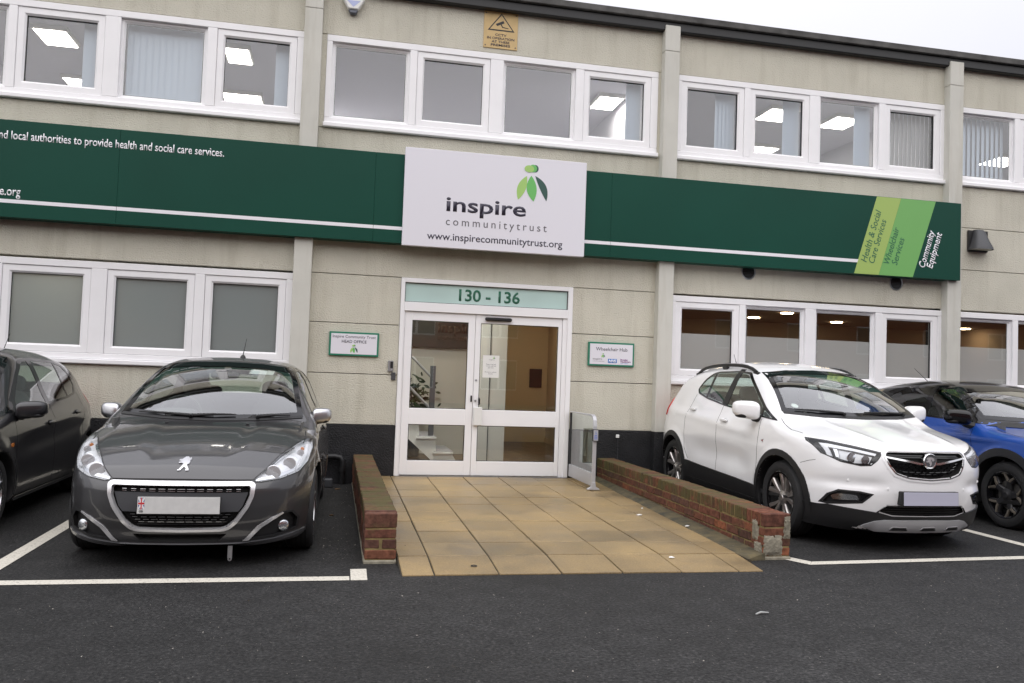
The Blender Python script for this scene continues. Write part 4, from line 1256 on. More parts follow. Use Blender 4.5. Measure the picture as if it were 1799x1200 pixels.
class Body:
    def __init__(self, c):
        self.c = c
        self.T, self.dT = pchip(c['T']); self.P, self.dP = pchip(c['P']); self.Sx, self.dS = pchip(c['S'])
        self.F0, self.dF = pchip(c['F0']); self.G, self.dG = pchip(c['G']); self.R0, self.dR = pchip(c['R0'])
        self.Bt, _ = pchip(c['Bt'])
        self.L = c['L']
    def f(self, X, y, z):
        c = self.c
        X = np.abs(X)
        bow = 0.20*X*X*(1-2*sstep(1.9, 3.0, y))
        yt = y-bow
        Tt, dT = self.T(yt), self.dT(yt)
        cr = 0.085+0.05*sstep(1.6, 2.2, y)
        top = Tt-cr*X*X
        for fn in c.get('top_mod', []): top = top+fn(X, yt)
        ft = (z-top)/np.sqrt(1+dT*dT)
        W = self.P(y)-self.Sx(z)
        for fn in c.get('side_mod', []): W = W+fn(y, z)
        for (ya, za, ra) in c['arches']:
            d = np.sqrt((y-ya)**2+(z-za)**2)
            W = W+c.get('flare', .012)*(1-sstep(ra, ra+.14, d))
        fs = (X-W)/np.sqrt(1+self.dS(z)**2)
        ff = self.F0(z)+self.G(X)-y
        for fn in c.get('front_mod', []): ff = ff+fn(X, z)
        ff = ff/np.sqrt(1+np.minimum(self.dF(z)**2, 9)+np.minimum(self.dG(X), 2.0)**2)
        fr = (y-(self.R0(z)-0.55*self.G(X)))/np.sqrt(1+np.minimum(self.dG(X)*.55, 2.0)**2)
        k = 0.07+0.05*sstep(1.2, 1.9, y)
        v = smax(ft, fs, k)
        v = smax(v, ff, c.get('kf', .05))
        v = smax(v, fr, .09)
        v = smax(v, self.Bt(y)-z, .03)
        for (ya, za, ra) in c['arches']:
            d = np.sqrt((y-ya)**2+(z-za)**2)
            v = np.maximum(v, -np.maximum(d-ra, (self.P(ya)-.32)-X))
        return v
    def grad(self, p, e=0.0015):
        x, y, z = p[:, 0], p[:, 1], p[:, 2]
        g = np.stack([self.f(x+e, y, z)-self.f(x-e, y, z), self.f(x, y+e, z)-self.f(x, y-e, z), self.f(x, y, z+e)-self.f(x, y, z-e)], 1)/(2*e)
        return g
    def normal(self, p):
        g = self.grad(p)
        return g/np.maximum(np.linalg.norm(g, axis=1, keepdims=True), 1e-9)
    def mesh(self, h=0.0175):
        nx, ny, nz = int(1.0/h)+2, int((self.L+.16)/h), int((self.c['H']+.05)/h)
        xs = (np.arange(nx)-0.5)*h; ys = -0.08+np.arange(ny)*h; zs = 0.06+np.arange(nz)*h
        V = np.empty((nx, ny, nz), np.float32)
        Y, Z = np.meshgrid(ys, zs, indexing='ij')
        V[:] = self.f(xs[:, None, None], Y[None], Z[None])
        sg = V < 0
        cs = np.zeros((nx-1, ny-1, nz-1), np.int8)
        for a in (0, 1):
            for b in (0, 1):
                for d in (0, 1): cs += sg[a:nx-1+a, b:ny-1+b, d:nz-1+d]
        act = (cs > 0) & (cs < 8)
        I = np.argwhere(act)
        idx = -np.ones(act.shape, np.int64); idx[act] = np.arange(len(I))
        acc = np.zeros((len(I), 3)); cnt = np.zeros(len(I))
        cor = [(a, b, d) for a in (0, 1) for b in (0, 1) for d in (0, 1)]
        for i in range(8):
            for j in range(i+1, 8):
                df = [cor[j][q]-cor[i][q] for q in range(3)]
                if sum(abs(q) for q in df) != 1: continue
                va = V[I[:, 0]+cor[i][0], I[:, 1]+cor[i][1], I[:, 2]+cor[i][2]]; vb = V[I[:, 0]+cor[j][0], I[:, 1]+cor[j][1], I[:, 2]+cor[j][2]]
                m = (va < 0) != (vb < 0)
                t = np.where(m, va/np.where(va-vb == 0, 1, va-vb), 0)
                for q in range(3): acc[:, q] += np.where(m, cor[i][q]+df[q]*t, 0)
                cnt += m
        P = (I+acc/cnt[:, None])*h + np.array([xs[0], ys[0], zs[0]])
        ctr = I[:, 0] == 0
        for it in range(4):
            v = self.f(P[:, 0], P[:, 1], P[:, 2]); g = self.grad(P)
            st = (v/np.maximum((g*g).sum(1), .2))[:, None]*g
            st = np.clip(st, -h*.5, h*.5)
            st[ctr, 0] = 0
            P = P-st*(0.9 if it < 3 else 1.0)
        P[ctr, 0] = 0
        Q = []
        for ax in range(3):
            s0 = [slice(None)]*3; s1 = [slice(None)]*3
            s0[ax] = slice(0, -1); s1[ax] = slice(1, None)
            e = np.argwhere(sg[tuple(s0)] != sg[tuple(s1)])
            u, w = [(1, 2), (2, 0), (0, 1)][ax]
            ok = (e[:, u] > 0) & (e[:, w] > 0) & (e[:, u] < V.shape[u]-1) & (e[:, w] < V.shape[w]-1)
            e = e[ok]
            inside = sg[tuple(e.T)]
            def cell(du, dw):
                q = e.copy(); q[:, u] -= du; q[:, w] -= dw
                return idx[tuple(q.T)]
            a, b, c_, d = cell(1, 1), cell(0, 1), cell(0, 0), cell(1, 0)
            q = np.stack([a, b, c_, d], 1)
            q[~inside] = q[~inside][:, ::-1]
            Q.append(q)
        Q = np.concatenate(Q)
        Q = Q[(Q >= 0).all(1)]
        # mirror
        n = len(P)
        mp = np.where(ctr, np.arange(n), 0)
        off = np.cumsum(~ctr)-1
        mp = np.where(ctr, np.arange(n), n+off)
        P2 = P[~ctr]*np.array([-1, 1, 1])
        return np.concatenate([P, P2]), np.concatenate([Q, mp[Q][:, ::-1]])
    def cast(self, o, d, tmax, step=0.012):
        """first entry into the solid along rays"""
        o = np.asarray(o, float); d = np.asarray(d, float)
        n = len(o); t = np.zeros(n); hit = np.zeros(n, bool); lo = np.zeros(n); hi = np.full(n, tmax)
        for k in range(int(tmax/step)+1):
            tt = k*step
            p = o+d*tt
            v = self.f(p[:, 0], p[:, 1], p[:, 2])
            new = (v < 0) & ~hit
            lo[new], hi[new] = max(tt-step, 0), tt
            hit |= new
            if hit.all(): break
        for _ in range(18):
            m = (lo+hi)/2; p = o+d*m[:, None]
            v = self.f(p[:, 0], p[:, 1], p[:, 2])
            hi = np.where(v < 0, m, hi); lo = np.where(v < 0, lo, m)
        return o+d*((lo+hi)/2)[:, None], hit

def pip(pts, poly):
    x, y = pts[:, 0], pts[:, 1]
    r = np.zeros(len(pts), bool); n = len(poly)
    for i in range(n):
        (x0, y0), (x1, y1) = poly[i], poly[(i+1) % n]
        c = ((y0 > y) != (y1 > y)) & (x < (x1-x0)*(y-y0)/((y1-y0) if y1 != y0 else 1e-12)+x0)
        r ^= c
    return r
def pdist(pts, poly):
    d = np.full(len(pts), 1e9)
    for i in range(len(poly)):
        a = np.array(poly[i]); b = np.array(poly[(i+1) % len(poly)])
        ab = b-a; t = np.clip(((pts-a)@ab)/max(ab@ab, 1e-12), 0, 1)
        d = np.minimum(d, np.linalg.norm(pts-(a+t[:, None]*ab), axis=1))
    return d
def rounded(poly, r=0.02, n=4):
    out = []; m = len(poly)
    for i in range(m):
        p0, p1, p2 = (np.array(poly[j % m], float) for j in (i-1, i, i+1))
        a, b = p0-p1, p2-p1
        la, lb = np.linalg.norm(a), np.linalg.norm(b)
        k = min(r, la*.45, lb*.45)
        s, e = p1+a/la*k, p1+b/lb*k
        for t in np.linspace(0, 1, n):
            out.append(tuple((1-t)**2*s+2*t*(1-t)*p1+t*t*e))
    return out
def inset(poly, d):
    """shrink a polygon by d (simple offset of its edges)"""
    P = [np.array(p, float) for p in poly]; n = len(P)
    ar = sum(P[i][0]*P[(i+1) % n][1]-P[(i+1) % n][0]*P[i][1] for i in range(n))
    sgn = 1 if ar > 0 else -1
    out = []
    for i in range(n):
        e0 = P[i]-P[i-1]; e1 = P[(i+1) % n]-P[i]
        n0 = np.array([-e0[1], e0[0]])/max(np.linalg.norm(e0), 1e-9)*sgn; n1 = np.array([-e1[1], e1[0]])/max(np.linalg.norm(e1), 1e-9)*sgn
        b = n0+n1; q = b@b
        b = b*2/q if q > .3 else n0
        out.append(tuple(P[i]+b*d))
    return out
def mir(poly): return [(-p[0], p[1]) for p in poly][::-1]

class CarKit:
    """helpers that lay parts on one car's body"""
    def __init__(self, body, root):
        self.b, self.root = body, root
    def project(self, q, view, side=1):
        q = np.asarray(q, float); n = len(q); o = np.zeros((n, 3)); d = np.zeros((n, 3))
        if view == 'front': o[:, 0], o[:, 1], o[:, 2] = q[:, 0], -0.15, q[:, 1]; d[:, 1] = 1; tm = 3.2
        elif view == 'rear': o[:, 0], o[:, 1], o[:, 2] = q[:, 0], self.b.L+.1, q[:, 1]; d[:, 1] = -1; tm = 2.0
        elif view == 'side': o[:, 0], o[:, 1], o[:, 2] = side*1.15, q[:, 0], q[:, 1]; d[:, 0] = -side; tm = 1.1
        else: o[:, 0], o[:, 1], o[:, 2] = q[:, 0], q[:, 1], 1.9; d[:, 2] = -1; tm = 1.7
        p, hit = self.b.cast(o, d, tm)
        return p, self.b.normal(p)
    def shell(self, name, m, poly, view='front', off=0.003, thick=0.012, side=1, grid=0.035, holes=(), parent=None, smooth=True, fn=None, rim=None):
        """a skin of the body inside `poly`, lifted by off along the normal, with an edge of depth thick; rim: edge lifted to this offset instead"""
        loops = [poly]+list(holes)
        vs, es = [], []
        for lp in loops:
            st = len(vs); ring = []
            for i in range(len(lp)):
                a, b = Vector(lp[i]), Vector(lp[(i+1) % len(lp)])
                k = max(1, int((b-a).length/grid+.5))
                ring += [a.lerp(b, j/k) for j in range(k)]
            vs += ring; es += [(st+i, st+(i+1) % len(ring)) for i in range(len(ring))]
        nb = len(vs)
        arr = np.array([tuple(v) for v in vs])
        lo, hi = arr.min(0), arr.max(0)
        gx, gy = np.meshgrid(np.arange(lo[0]+grid*.5, hi[0], grid), np.arange(lo[1]+grid*.5, hi[1], grid))
        g = np.stack([gx.ravel(), gy.ravel()], 1)
        if len(g):
            ok = pip(g, poly) & (pdist(g, poly) > grid*.35)
            for hh in holes: ok &= ~pip(g, hh) & (pdist(g, hh) > grid*.35)
            g = g[ok]
        v2 = [Vector((float(p[0]), float(p[1]))) for p in list(vs)+[tuple(q) for q in g]]
        r = geometry.delaunay_2d_cdt(v2, es, [], 0, 1e-6)
        co = np.array([tuple(v) for v in r[0]]); tri = np.array([f for f in r[2] if len(f) == 3])
        cen = co[tri].mean(1)
        ok = pip(cen, poly)
        for hh in holes: ok &= ~pip(cen, hh)
        tri = tri[ok]
        p, nrm = self.project(co, view, side)
        o = off(co) if callable(off) else np.full(len(co), off)
        P = p+nrm*o[:, None]
        # boundary edges
        cntr = {}
        for t in tri:
            for a, b in ((t[0], t[1]), (t[1], t[2]), (t[2], t[0])):
                cntr.setdefault((min(a, b), max(a, b)), []).append((a, b))
        bd = [v[0] for v in cntr.values() if len(v) == 1]
        # orient
        fn_ = np.cross(P[tri[:, 1]]-P[tri[:, 0]], P[tri[:, 2]]-P[tri[:, 0]])
        if (fn_*nrm[tri[:, 0]]).sum() < 0:
            tri = tri[:, ::-1]; bd = [(b, a) for a, b in bd]
        verts = [tuple(q) for q in P]; faces = [tuple(int(i) for i in t) for t in tri]
        if thick or rim is not None:
            low = {}
            for a, b in bd:
                for i in (a, b):
                    if i not in low:
                        low[i] = len(verts)
                        if rim is not None: verts.append(tuple(p[i]+nrm[i]*rim))
                        else: verts.append(tuple(P[i]-nrm[i]*thick))
            for a, b in bd: faces.append((int(a), low[a], low[b], int(b)) if rim is None else (int(b), int(a), low[a], low[b]))
        me = bpy.data.meshes.new(name)
        me.from_pydata(verts, [], faces); me.materials.append(m)
        bm = bmesh.new(); bm.from_mesh(me)
        if rim is None: bmesh.ops.recalc_face_normals(bm, faces=bm.faces) if False else None
        bm.to_mesh(me); bm.free()
        me.polygons.foreach_set('use_smooth', [True]*len(me.polygons))
        me.set_sharp_from_angle(angle=math.radians(40))
        return link(name, me, parent or self.root)
    def line(self, name, m, pts, view='side', r=0.003, side=1, off=0.0005, parent=None, step=.03, flat=False):
        """a thin seam or strip following the body"""
        q = []
        for i in range(len(pts)-1):
            a, b = np.array(pts[i], float), np.array(pts[i+1], float)
            k = max(1, int(np.linalg.norm(b-a)/step))
            q += [a+(b-a)*j/k for j in range(k)]
        q.append(np.array(pts[-1], float))
        p, n = self.project(q, view, side)
        P = p+n*off
        m_ = len(P); tg = np.gradient(P, axis=0); tg /= np.maximum(np.linalg.norm(tg, axis=1, keepdims=True), 1e-9)
        w = np.cross(n, tg); w /= np.maximum(np.linalg.norm(w, axis=1, keepdims=True), 1e-9)
        rr = np.array(r)[:, None] if isinstance(r, (list, tuple)) else r
        A, B = P+w*rr, P-w*rr
        C_, D = A-n*.004, B-n*.004
        vs = [tuple(v) for v in np.concatenate([A, B, C_, D])]
        fs = []
        for i in range(m_-1):
            fs += [(i, i+1, m_+i+1, m_+i), (i+1, i, 2*m_+i, 2*m_+i+1), (m_+i, m_+i+1, 3*m_+i+1, 3*m_+i)]
        me = bpy.data.meshes.new(name); me.from_pydata(vs, [], fs); me.materials.append(m)
        bm = bmesh.new(); bm.from_mesh(me); bmesh.ops.recalc_face_normals(bm, faces=bm.faces); bm.to_mesh(me); bm.free()
        return link(name, me, parent or self.root)
    def at(self, q, view='front', side=1, off=0.0):
        p, n = self.project([q], view, side)
        return Vector(p[0]+n[0]*off), Vector(n[0])

def superblob(name, m, c, r, parent, p=2.5, n=24, k=14, fn=None):
    """rounded-box lump"""
    sp = lambda v: math.copysign(abs(v)**(2/p), v)
    mb = MB(); vs, fs = [], []
    for i in range(k+1):
        t = -PI/2+PI*i/k
        for j in range(n):
            u = 2*PI*j/n
            q = Vector((sp(math.cos(t))*sp(math.cos(u))*r[0], sp(math.cos(t))*sp(math.sin(u))*r[1], sp(math.sin(t))*r[2]))
            if fn: q = fn(q)
            vs.append(q+Vector(c))
    for i in range(k):
        for j in range(n): fs.append((i*n+j, i*n+(j+1) % n, (i+1)*n+(j+1) % n, (i+1)*n+j))
    mb.quadmesh(vs, fs)
    return mb.build(name, m, parent, smooth=True)

def paint(name, col, metal=0.0, rough=0.35, grime=.86):
    m = bpy.data.materials.new(name); m.use_nodes = True
    nt = m.node_tree; b = nt.nodes['Principled BSDF']; L = nt.links
    b.inputs['Base Color'].default_value = (*col, 1); b.inputs['Metallic'].default_value = metal; b.inputs['Roughness'].default_value = rough
    b.inputs['Coat Weight'].default_value = 1.0; b.inputs['Coat Roughness'].default_value = 0.03
    geo = _n(nt, 'ShaderNodeTexCoord')
    # a thin film of road grime, heavier in blotches
    n1 = _n(nt, 'ShaderNodeTexNoise'); n1.inputs['Scale'].default_value = 3.0; n1.inputs['Detail'].default_value = 8; n1.inputs['Roughness'].default_value = .7
    L.new(geo.outputs['Object'], n1.inputs['Vector'])
    mr = _n(nt, 'ShaderNodeMapRange'); mr.inputs['From Min'].default_value = .35; mr.inputs['From Max'].default_value = .75; mr.inputs['To Min'].default_value = .02; mr.inputs['To Max'].default_value = .13
    L.new(n1.outputs['Fac'], mr.inputs['Value']); L.new(mr.outputs['Result'], b.inputs['Coat Roughness'])
    n2 = _n(nt, 'ShaderNodeTexNoise'); n2.inputs['Scale'].default_value = 1.3; n2.inputs['Detail'].default_value = 6
    L.new(geo.outputs['Object'], n2.inputs['Vector'])
    mx = _n(nt, 'ShaderNodeMixRGB'); mx.inputs[1].default_value = (*col, 1)
    mx.inputs[2].default_value = (col[0]*grime+.006, col[1]*grime+.005, col[2]*grime+.004, 1)
    L.new(n2.outputs['Fac'], mx.inputs[0]); L.new(mx.outputs['Color'], b.inputs['Base Color'])
    return m

CM = {}
CM['trim'] = mat('black_trim', (.013, .013, .014), .5, bump=.15, bscale=220, bdist=.002)
CM['gloss'] = mat('gloss_black', (.006, .006, .007), .08)
CM['gap'] = mat('panel_gap', (.004, .004, .004), .8)
CM['chrome'] = mat('chrome', (.75, .75, .76), .12, metal=1.0)
CM['satin'] = mat('satin_chrome', (.62, .62, .64), .28, metal=1.0)
CM['rubber'] = mat('tyre_rubber', (.017, .017, .018), .75, bump=.2, bscale=60, var=.25, vscale=4)
CM['brake'] = mat('brake_disc', (.18, .17, .16), .45, metal=.8)
CM['wind'] = glass('windscreen_glass', (.84, .93, .885), 1.5, 4.3)
CM['side'] = glass('side_glass', (.74, .85, .80), 1.5, 1.9)
CM['privacy'] = glass('tinted_glass', (.16, .18, .18), 1.5, 1.5)
CM['lens'] = glass('lamp_lens', (.97, .98, .99), 1.5, 1.2)
CM['lampchrome'] = mat('lamp_reflector', (.72, .73, .75), .2, metal=1.0)
CM['lampgrey'] = mat('lamp_housing', (.80, .81, .83), .35, metal=.15)
CM['lampdark'] = mat('dark_lamp_housing', (.02, .021, .024), .3)
CM['drl'] = mat('light_guide', (.82, .83, .86), .25)
CM['seat'] = mat('seat_cloth', (.09, .09, .092), .9)
CM['dash'] = mat('dashboard', (.07, .071, .072), .7)
CM['lining'] = mat('cabin_lining', (.12, .12, .118), .9)
CM['liner'] = mat('pale_headliner', (.42, .42, .40), .9)
CM['bright'] = mat('bright_silver_trim', (.80, .80, .82), .25, metal=.65)
CM['plate'] = mat('number_plate', (.60, .60, .59), .4, var=.05, vscale=22)
CM['plate_blank'] = mat('blank_number_plate', (.47, .47, .57), .45)
CM['red'] = mat('red_lens', (.45, .02, .015), .15)
CM['amber'] = mat('amber_lens', (.5, .16, .03), .2)

def wheel(root, c, R, rr, w, side, style, mats):
    """tyre and rim at hub point c; side = which way the face looks along x"""
    e = empty('wheel', c); e.parent = root
    hw = w/2
    s = side
    m = MB()
    pr = [(rr-.005, -hw*.85), (rr+.012, -hw*.98), (R-.055, -hw*1.06), (R-.022, -hw*.98), (R-.004, -hw*.75), (R, -hw*.4), (R, hw*.4), (R-.004, hw*.75), (R-.022, hw*.98), (R-.055, hw*1.06), (rr+.012, hw*.98), (rr-.005, hw*.85)]
    # tread grooves
    m.lathe([(a, b) for a, b in pr], (0, 0, 0), 'x', 56, closed=True)
    m.build('tyre', CM['rubber'], e, smooth=True)
    g = MB()
    for gx in (-.05, -.018, .018, .05):
        g.lathe([(R+.0006, gx-.004), (R+.0006, gx+.004), (R-.006, gx+.004), (R-.006, gx-.004)], (0, 0, 0), 'x', 56, closed=True)
    g.build('tread_groove', CM['gap'], e)
    rim = MB()
    rim.lathe([(rr, s*hw*.90), (rr+.012, s*hw*.96), (rr+.004, s*hw*.99), (rr-.014, s*hw*.93), (rr-.022, s*hw*.6), (rr-.03, -s*hw*.6), (rr-.0, -s*hw*.85)], (0, 0, 0), 'x', 56, caps=False)
    rm = rim.build('rim', mats[0], e, smooth=True)
    bk = MB(); bk.lathe([(0.0, s*hw*.18), (rr-.028, s*hw*.18), (rr-.028, s*hw*.10), (0.0, s*hw*.10)], (0, 0, 0), 'x', 40); bk.build('backing', CM['gap'], e)
    br = MB(); br.lathe([(.0, s*hw*.34), (rr*.66, s*hw*.34), (rr*.66, s*hw*.2), (0, s*hw*.2)], (0, 0, 0), 'x', 36); br.build('brake_disc', CM['brake'], e)
    hub = MB(); hub.lathe([(.0, s*hw*.86), (.028, s*hw*.86), (.034, s*hw*.80), (.07, s*hw*.72), (.075, s*hw*.4)], (0, 0, 0), 'x', 24); hub.build('hub_cap', mats[1], e, smooth=True)
    def spoke(a0, a1, w0, w1, x0, x1, mm, r0=.04, r1=None, rise=0.0):
        r1 = r1 or rr-.008
        n = 5; vs = []
        for i in range(n):
            t = i/(n-1); r = r0+(r1-r0)*t; a = a0+(a1-a0)*t; ww = w0+(w1-w0)*t; xx = x0+(x1-x0)*t+rise*math.sin(PI*t)
            d = Vector((0, math.cos(a), math.sin(a))); q = Vector((0, -math.sin(a), math.cos(a)))
            for (k, l) in ((-1, 0), (-.72, .012), (.72, .012), (1, 0), (1, -.03), (-1, -.03)):
                vs.append(d*r+q*ww*k+Vector((s*(xx+l), 0, 0)))
        fs = [(i*6+k, i*6+(k+1) % 6, (i+1)*6+(k+1) % 6, (i+1)*6+k) for i in range(n-1) for k in range(6)]
        fs += [tuple(range(6)), tuple(range(6*n-1, 6*n-7, -1))]
        b = MB(); b.quadmesh(vs, fs); b.build('spoke', mm, rm)
    if style == 'twin':
        for k in range(5):
            a = PI/2+2*PI*k/5+.2
            for q in (-1, 1): spoke(a+q*.10, a+q*.27, .016, .024, hw*.60, hw*.80, mats[1], .045)
    elif style == 'star':
        for k in range(5):
            a = PI/2+2*PI*k/5+.25
            spoke(a, a, .042, .026, hw*.55, hw*.74, mats[1], .03, rr-.07)
            for q in (-1, 1):
                spoke(a+q*.09, a+q*.33, .016, .014, hw*.74, hw*.84, mats[2], rr-.085)
                spoke(a+q*.12, a+q*.36, .03, .02, hw*.66, hw*.74, mats[1], rr-.09)
    else:
        for k in range(5):
            a = PI/2+2*PI*k/5
            spoke(a, a, .03, .045, hw*.62, hw*.84, mats[1], .04)
    return e

def seats(root, y, x, z0, rhd=True):
    for sx in (-x, x):
        e = empty('seat', (sx, y, 0)); e.parent = root
        superblob('cushion', CM['seat'], (0, -.10, z0+.10), (.24, .27, .11), e, 3.5)
        superblob('backrest', CM['seat'], (0, .26, z0+.43), (.235, .085, .31), e, 3.2, fn=lambda q: Vector((q.x*(1-.18*max(0, q.z)/.31), q.y+q.z*.28, q.z)))
        superblob('headrest', CM['seat'], (0, .37, z0+.80), (.125, .05, .085), e, 3.0)
    superblob('rear_seat', CM['seat'], (0, y+1.02, z0+.40), (.60, .10, .30), root, 4, fn=lambda q: Vector((q.x, q.y+q.z*.3, q.z)))
    for sx in (-.36, .36): superblob('headrest', CM['seat'], (sx, y+1.12, z0+.74), (.12, .045, .07), root, 3)
def pnear(pts, poly):
    d = np.full(len(pts), 1e9); near = np.zeros((len(pts), 2))
    for i in range(len(poly)):
        a = np.array(poly[i], float); b = np.array(poly[(i+1) % len(poly)], float)
        ab = b-a; t = np.clip(((pts-a)@ab)/max(ab@ab, 1e-12), 0, 1)
        q = a+t[:, None]*ab; dd = np.linalg.norm(pts-q, axis=1)
        m = dd < d; d[m] = dd[m]; near[m] = q[m]
    return d, near

def make_car(cfg):
    """shell of one car: body panels, glass, wheels, cabin; returns (root, kit)"""
    B = Body(cfg)
    px, py, yaw = cfg['pose']
    root = empty('parked_car', (px, py, 0), cfg['label'], 'car', rotz=yaw, group='cars parked in front of the building')
    kit = CarKit(B, root)
    h = cfg.get('cell', .0175)
    V, Q = B.mesh(h)
    snapped = np.zeros(len(V), bool)
    holes = []                               # (view, side, polygon)
    for g in cfg['glass']: holes.append((g['view'], g.get('side', 1), inset(g['poly'], g.get('in', .016))))
    for g in cfg['holes']: holes.append(g)
    def q2(P, view):
        return P[:, [0, 2]] if view in ('front', 'rear') else (P[:, [1, 2]] if view == 'side' else P[:, [0, 1]])
    def facing(P, view, side):
        if view == 'front': return P[:, 1] < 2.2
        if view == 'rear': return P[:, 1] > B.L-1.3
        if view == 'side': return (P[:, 0]*side > .35)
        return P[:, 2] > .6
    nrmV = B.normal(V)
    def vis(view, side, N):
        if view == 'front': return N[:, 1] < -.05
        if view == 'rear': return N[:, 1] > .05
        if view == 'side': return N[:, 0]*side > .05
        return N[:, 2] > .1
    for view, side, poly in holes:
        m = facing(V, view, side) & ~snapped & vis(view, side, nrmV)
        ii = np.where(m)[0]
        q = q2(V[ii], view)
        lo, hi = np.min(poly, 0)-h, np.max(poly, 0)+h
        bb = ((q > lo) & (q < hi)).all(1); ii = ii[bb]; q = q[bb]
        if not len(ii): continue
        d, near = pnear(q, poly)
        k = d < h*.55
        ii, near = ii[k], near[k]
        if not len(ii): continue
        p, _ = kit.project(near, view, side)
        ok = np.linalg.norm(p-V[ii], axis=1) < .12
        V[ii[ok]] = p[ok]; snapped[ii[ok]] = True
    N = B.normal(V)
    cen = V[Q].mean(1); cn = N[Q].mean(1)
    keep = np.ones(len(Q), bool)
    for view, side, poly in holes:
        m = facing(cen, view, side) & vis(view, side, cn)
        k = np.where(m)[0]
        keep[k[pip(q2(cen[k], view), poly)]] = False
    lab = np.zeros(len(Q), int)              # 0 = body
    names = ['body']
    for nm, view, side, poly, mm in cfg['panels']:
        names.append(nm)
        m = facing(cen, view, side) & vis(view, side, cn) & (lab == 0)
        k = np.where(m)[0]
        lab[k[pip(q2(cen[k], view), poly)]] = len(names)-1
    pm = [cfg['paint']]+[p[4] or cfg['paint'] for p in cfg['panels']]
    # arch cavities
    ac = np.zeros(len(Q), bool)
    for ya, za, ra in cfg['arches']:
        d = np.sqrt((cen[:, 1]-ya)**2+(cen[:, 2]-za)**2)
        ac |= (d < ra+.010) & (np.abs(cen[:, 0]) < B.P(ya)+.05)
    ac |= (cn[:, 2] < -.75) & (cen[:, 2] < .3)
    lab[ac] = len(names); names.append('wheel_arch_liner'); pm.append(CM['trim'])
    parts = {}
    for i, nm in enumerate(names):
        f = Q[keep & (lab == i)]
        if not len(f): continue
        u, inv = np.unique(f, return_inverse=True)
        f = inv.reshape(f.shape)
        me = bpy.data.meshes.new(nm)
        me.from_pydata([tuple(v) for v in V[u]], [], [tuple(int(a) for a in q) for q in f])
        me.materials.append(pm[i])
        me.polygons.foreach_set('use_smooth', [True]*len(me.polygons))
        if nm != 'wheel_arch_liner':
            me.normals_split_custom_set_from_vertices([tuple(v) for v in N[u]])
        o = link(nm, me, root)
        parts.setdefault(nm, []).append(o)
    kit.parts = parts
    for g in cfg['glass']:
        sd = g.get('side', 1)
        w = g.get('frit', .03)
        o = kit.shell(g['name'], g['mat'], g['poly'], g['view'], off=.0005, thick=0, side=sd, grid=g.get('grid', .06))
        if w: kit.shell('glass_border', CM['gloss'], inset(g['poly'], -.003), g['view'], off=.0026, thick=.006, side=sd, holes=[inset(g['poly'], w)], grid=.04, parent=o)
    for g in cfg.get('shells', []):
        kit.shell(*g[0], **g[1])
    for (nm, pts, view, sides, r) in cfg.get('seams', []):
        for s in sides:
            pp = pts if view == 'side' else [(p[0]*s, p[1]) for p in pts]
            kit.line(nm, CM['gap'], pp, view, r=r, side=s)
    for k, (ya, za, ra) in enumerate(cfg['arches']):
        for s in (-1, 1):
            wheel(root, (s*(B.P(ya)-cfg['tw']/2-.018), ya, cfg['R']), cfg['R'], cfg['rr'], cfg['tw'], s, cfg['wheel'], cfg['wheel_mats'])
    # cabin
    y0, y1, bz = cfg['cabin']
    m = MB()
    m.box(-.70, .70, y0, y1, .26, .30); m.box(-.715, -.70, y0, y1, .30, bz-.04); m.box(.70, .715, y0, y1, .30, bz-.04); m.box(-.7, .7, y1-.015, y1, .30, bz-.04)
    m.build('cabin_tub', CM['lining'], root)
    superblob('dashboard', CM['dash'], (0, y0+.40, bz-.15), (.66, .27, .125), root, 4.5)
    sw = MB(); sw.lathe([(.17, -.012), (.182, 0), (.17, .012), (.158, 0)], (0, 0, 0), 'y', 28, closed=True)
    sw.box(-.16, .16, -.01, .01, -.03, .02); sw.box(-.02, .02, -.01, .01, -.16, 0)
    s = sw.build('steering_wheel', CM['dash'], root, smooth=False); s.location = (-.36, y0+.74, bz-.04); s.rotation_euler = (-.42, 0, 0)
    superblob('instrument_hood', CM['dash'], (-.36, y0+.52, bz-.03), (.19, .13, .055), root, 3)
    seats(root, y0+1.10, .36, bz-.62)
    mp = cfg['rear_mirror']
    superblob('interior_mirror', CM['dash'], mp, (.12, .02, .035), root, 3)
    kit.shell('headliner', cfg.get('liner', CM['lining']), cfg['headliner'], 'top', off=-.02, thick=0, grid=.15)
    return root, kit

def door_mirror(kit, c, r, s, cap, base_from, tilt=0.0):
    e = superblob('door_mirror', cap, (c[0]*s, c[1], c[2]), r, kit.root, 3.4, fn=lambda q: Vector((q.x, q.y*(1-.35*(q.x*s/r[0])) + .02*(q.x*s/r[0]), q.z*(1-.14*(q.x*s/r[0]))+.10*q.x*s)))
    m = MB(); b = Vector((base_from[0]*s, base_from[1], base_from[2])); t = Vector((c[0]*s-.05*s, c[1]+.01, c[2]-r[2]*.7))
    m.tube([b, b.lerp(t, .6)+Vector((0, 0, -.01)), t+Vector((0, 0, .04))], [.038, .032, .045], 8)
    m.build('mirror_arm', CM['trim'], e, smooth=True)
    g = superblob('mirror_base', CM['trim'], (c[0]*s-.01*s, c[1]+.01, c[2]-r[2]*.62), (r[0]*.86, r[1]*.9, r[2]*.36), e, 2.6)
    q = superblob('mirror_glass', CM['chrome'], (c[0]*s, c[1]+r[1]*.82, c[2]), (r[0]*.82, .012, r[2]*.78), e, 3)
    return e

def door_handle(kit, y, z, s, m, parent):
    p, n = kit.at((y, z), 'side', s)
    e = superblob('door_handle', m, p+n*.020, (.011, .085, .016), parent, 3)
    e2 = superblob('handle_recess', CM['gap'], p-n*.002, (.008, .06, .026), parent, 2.2)
    return e

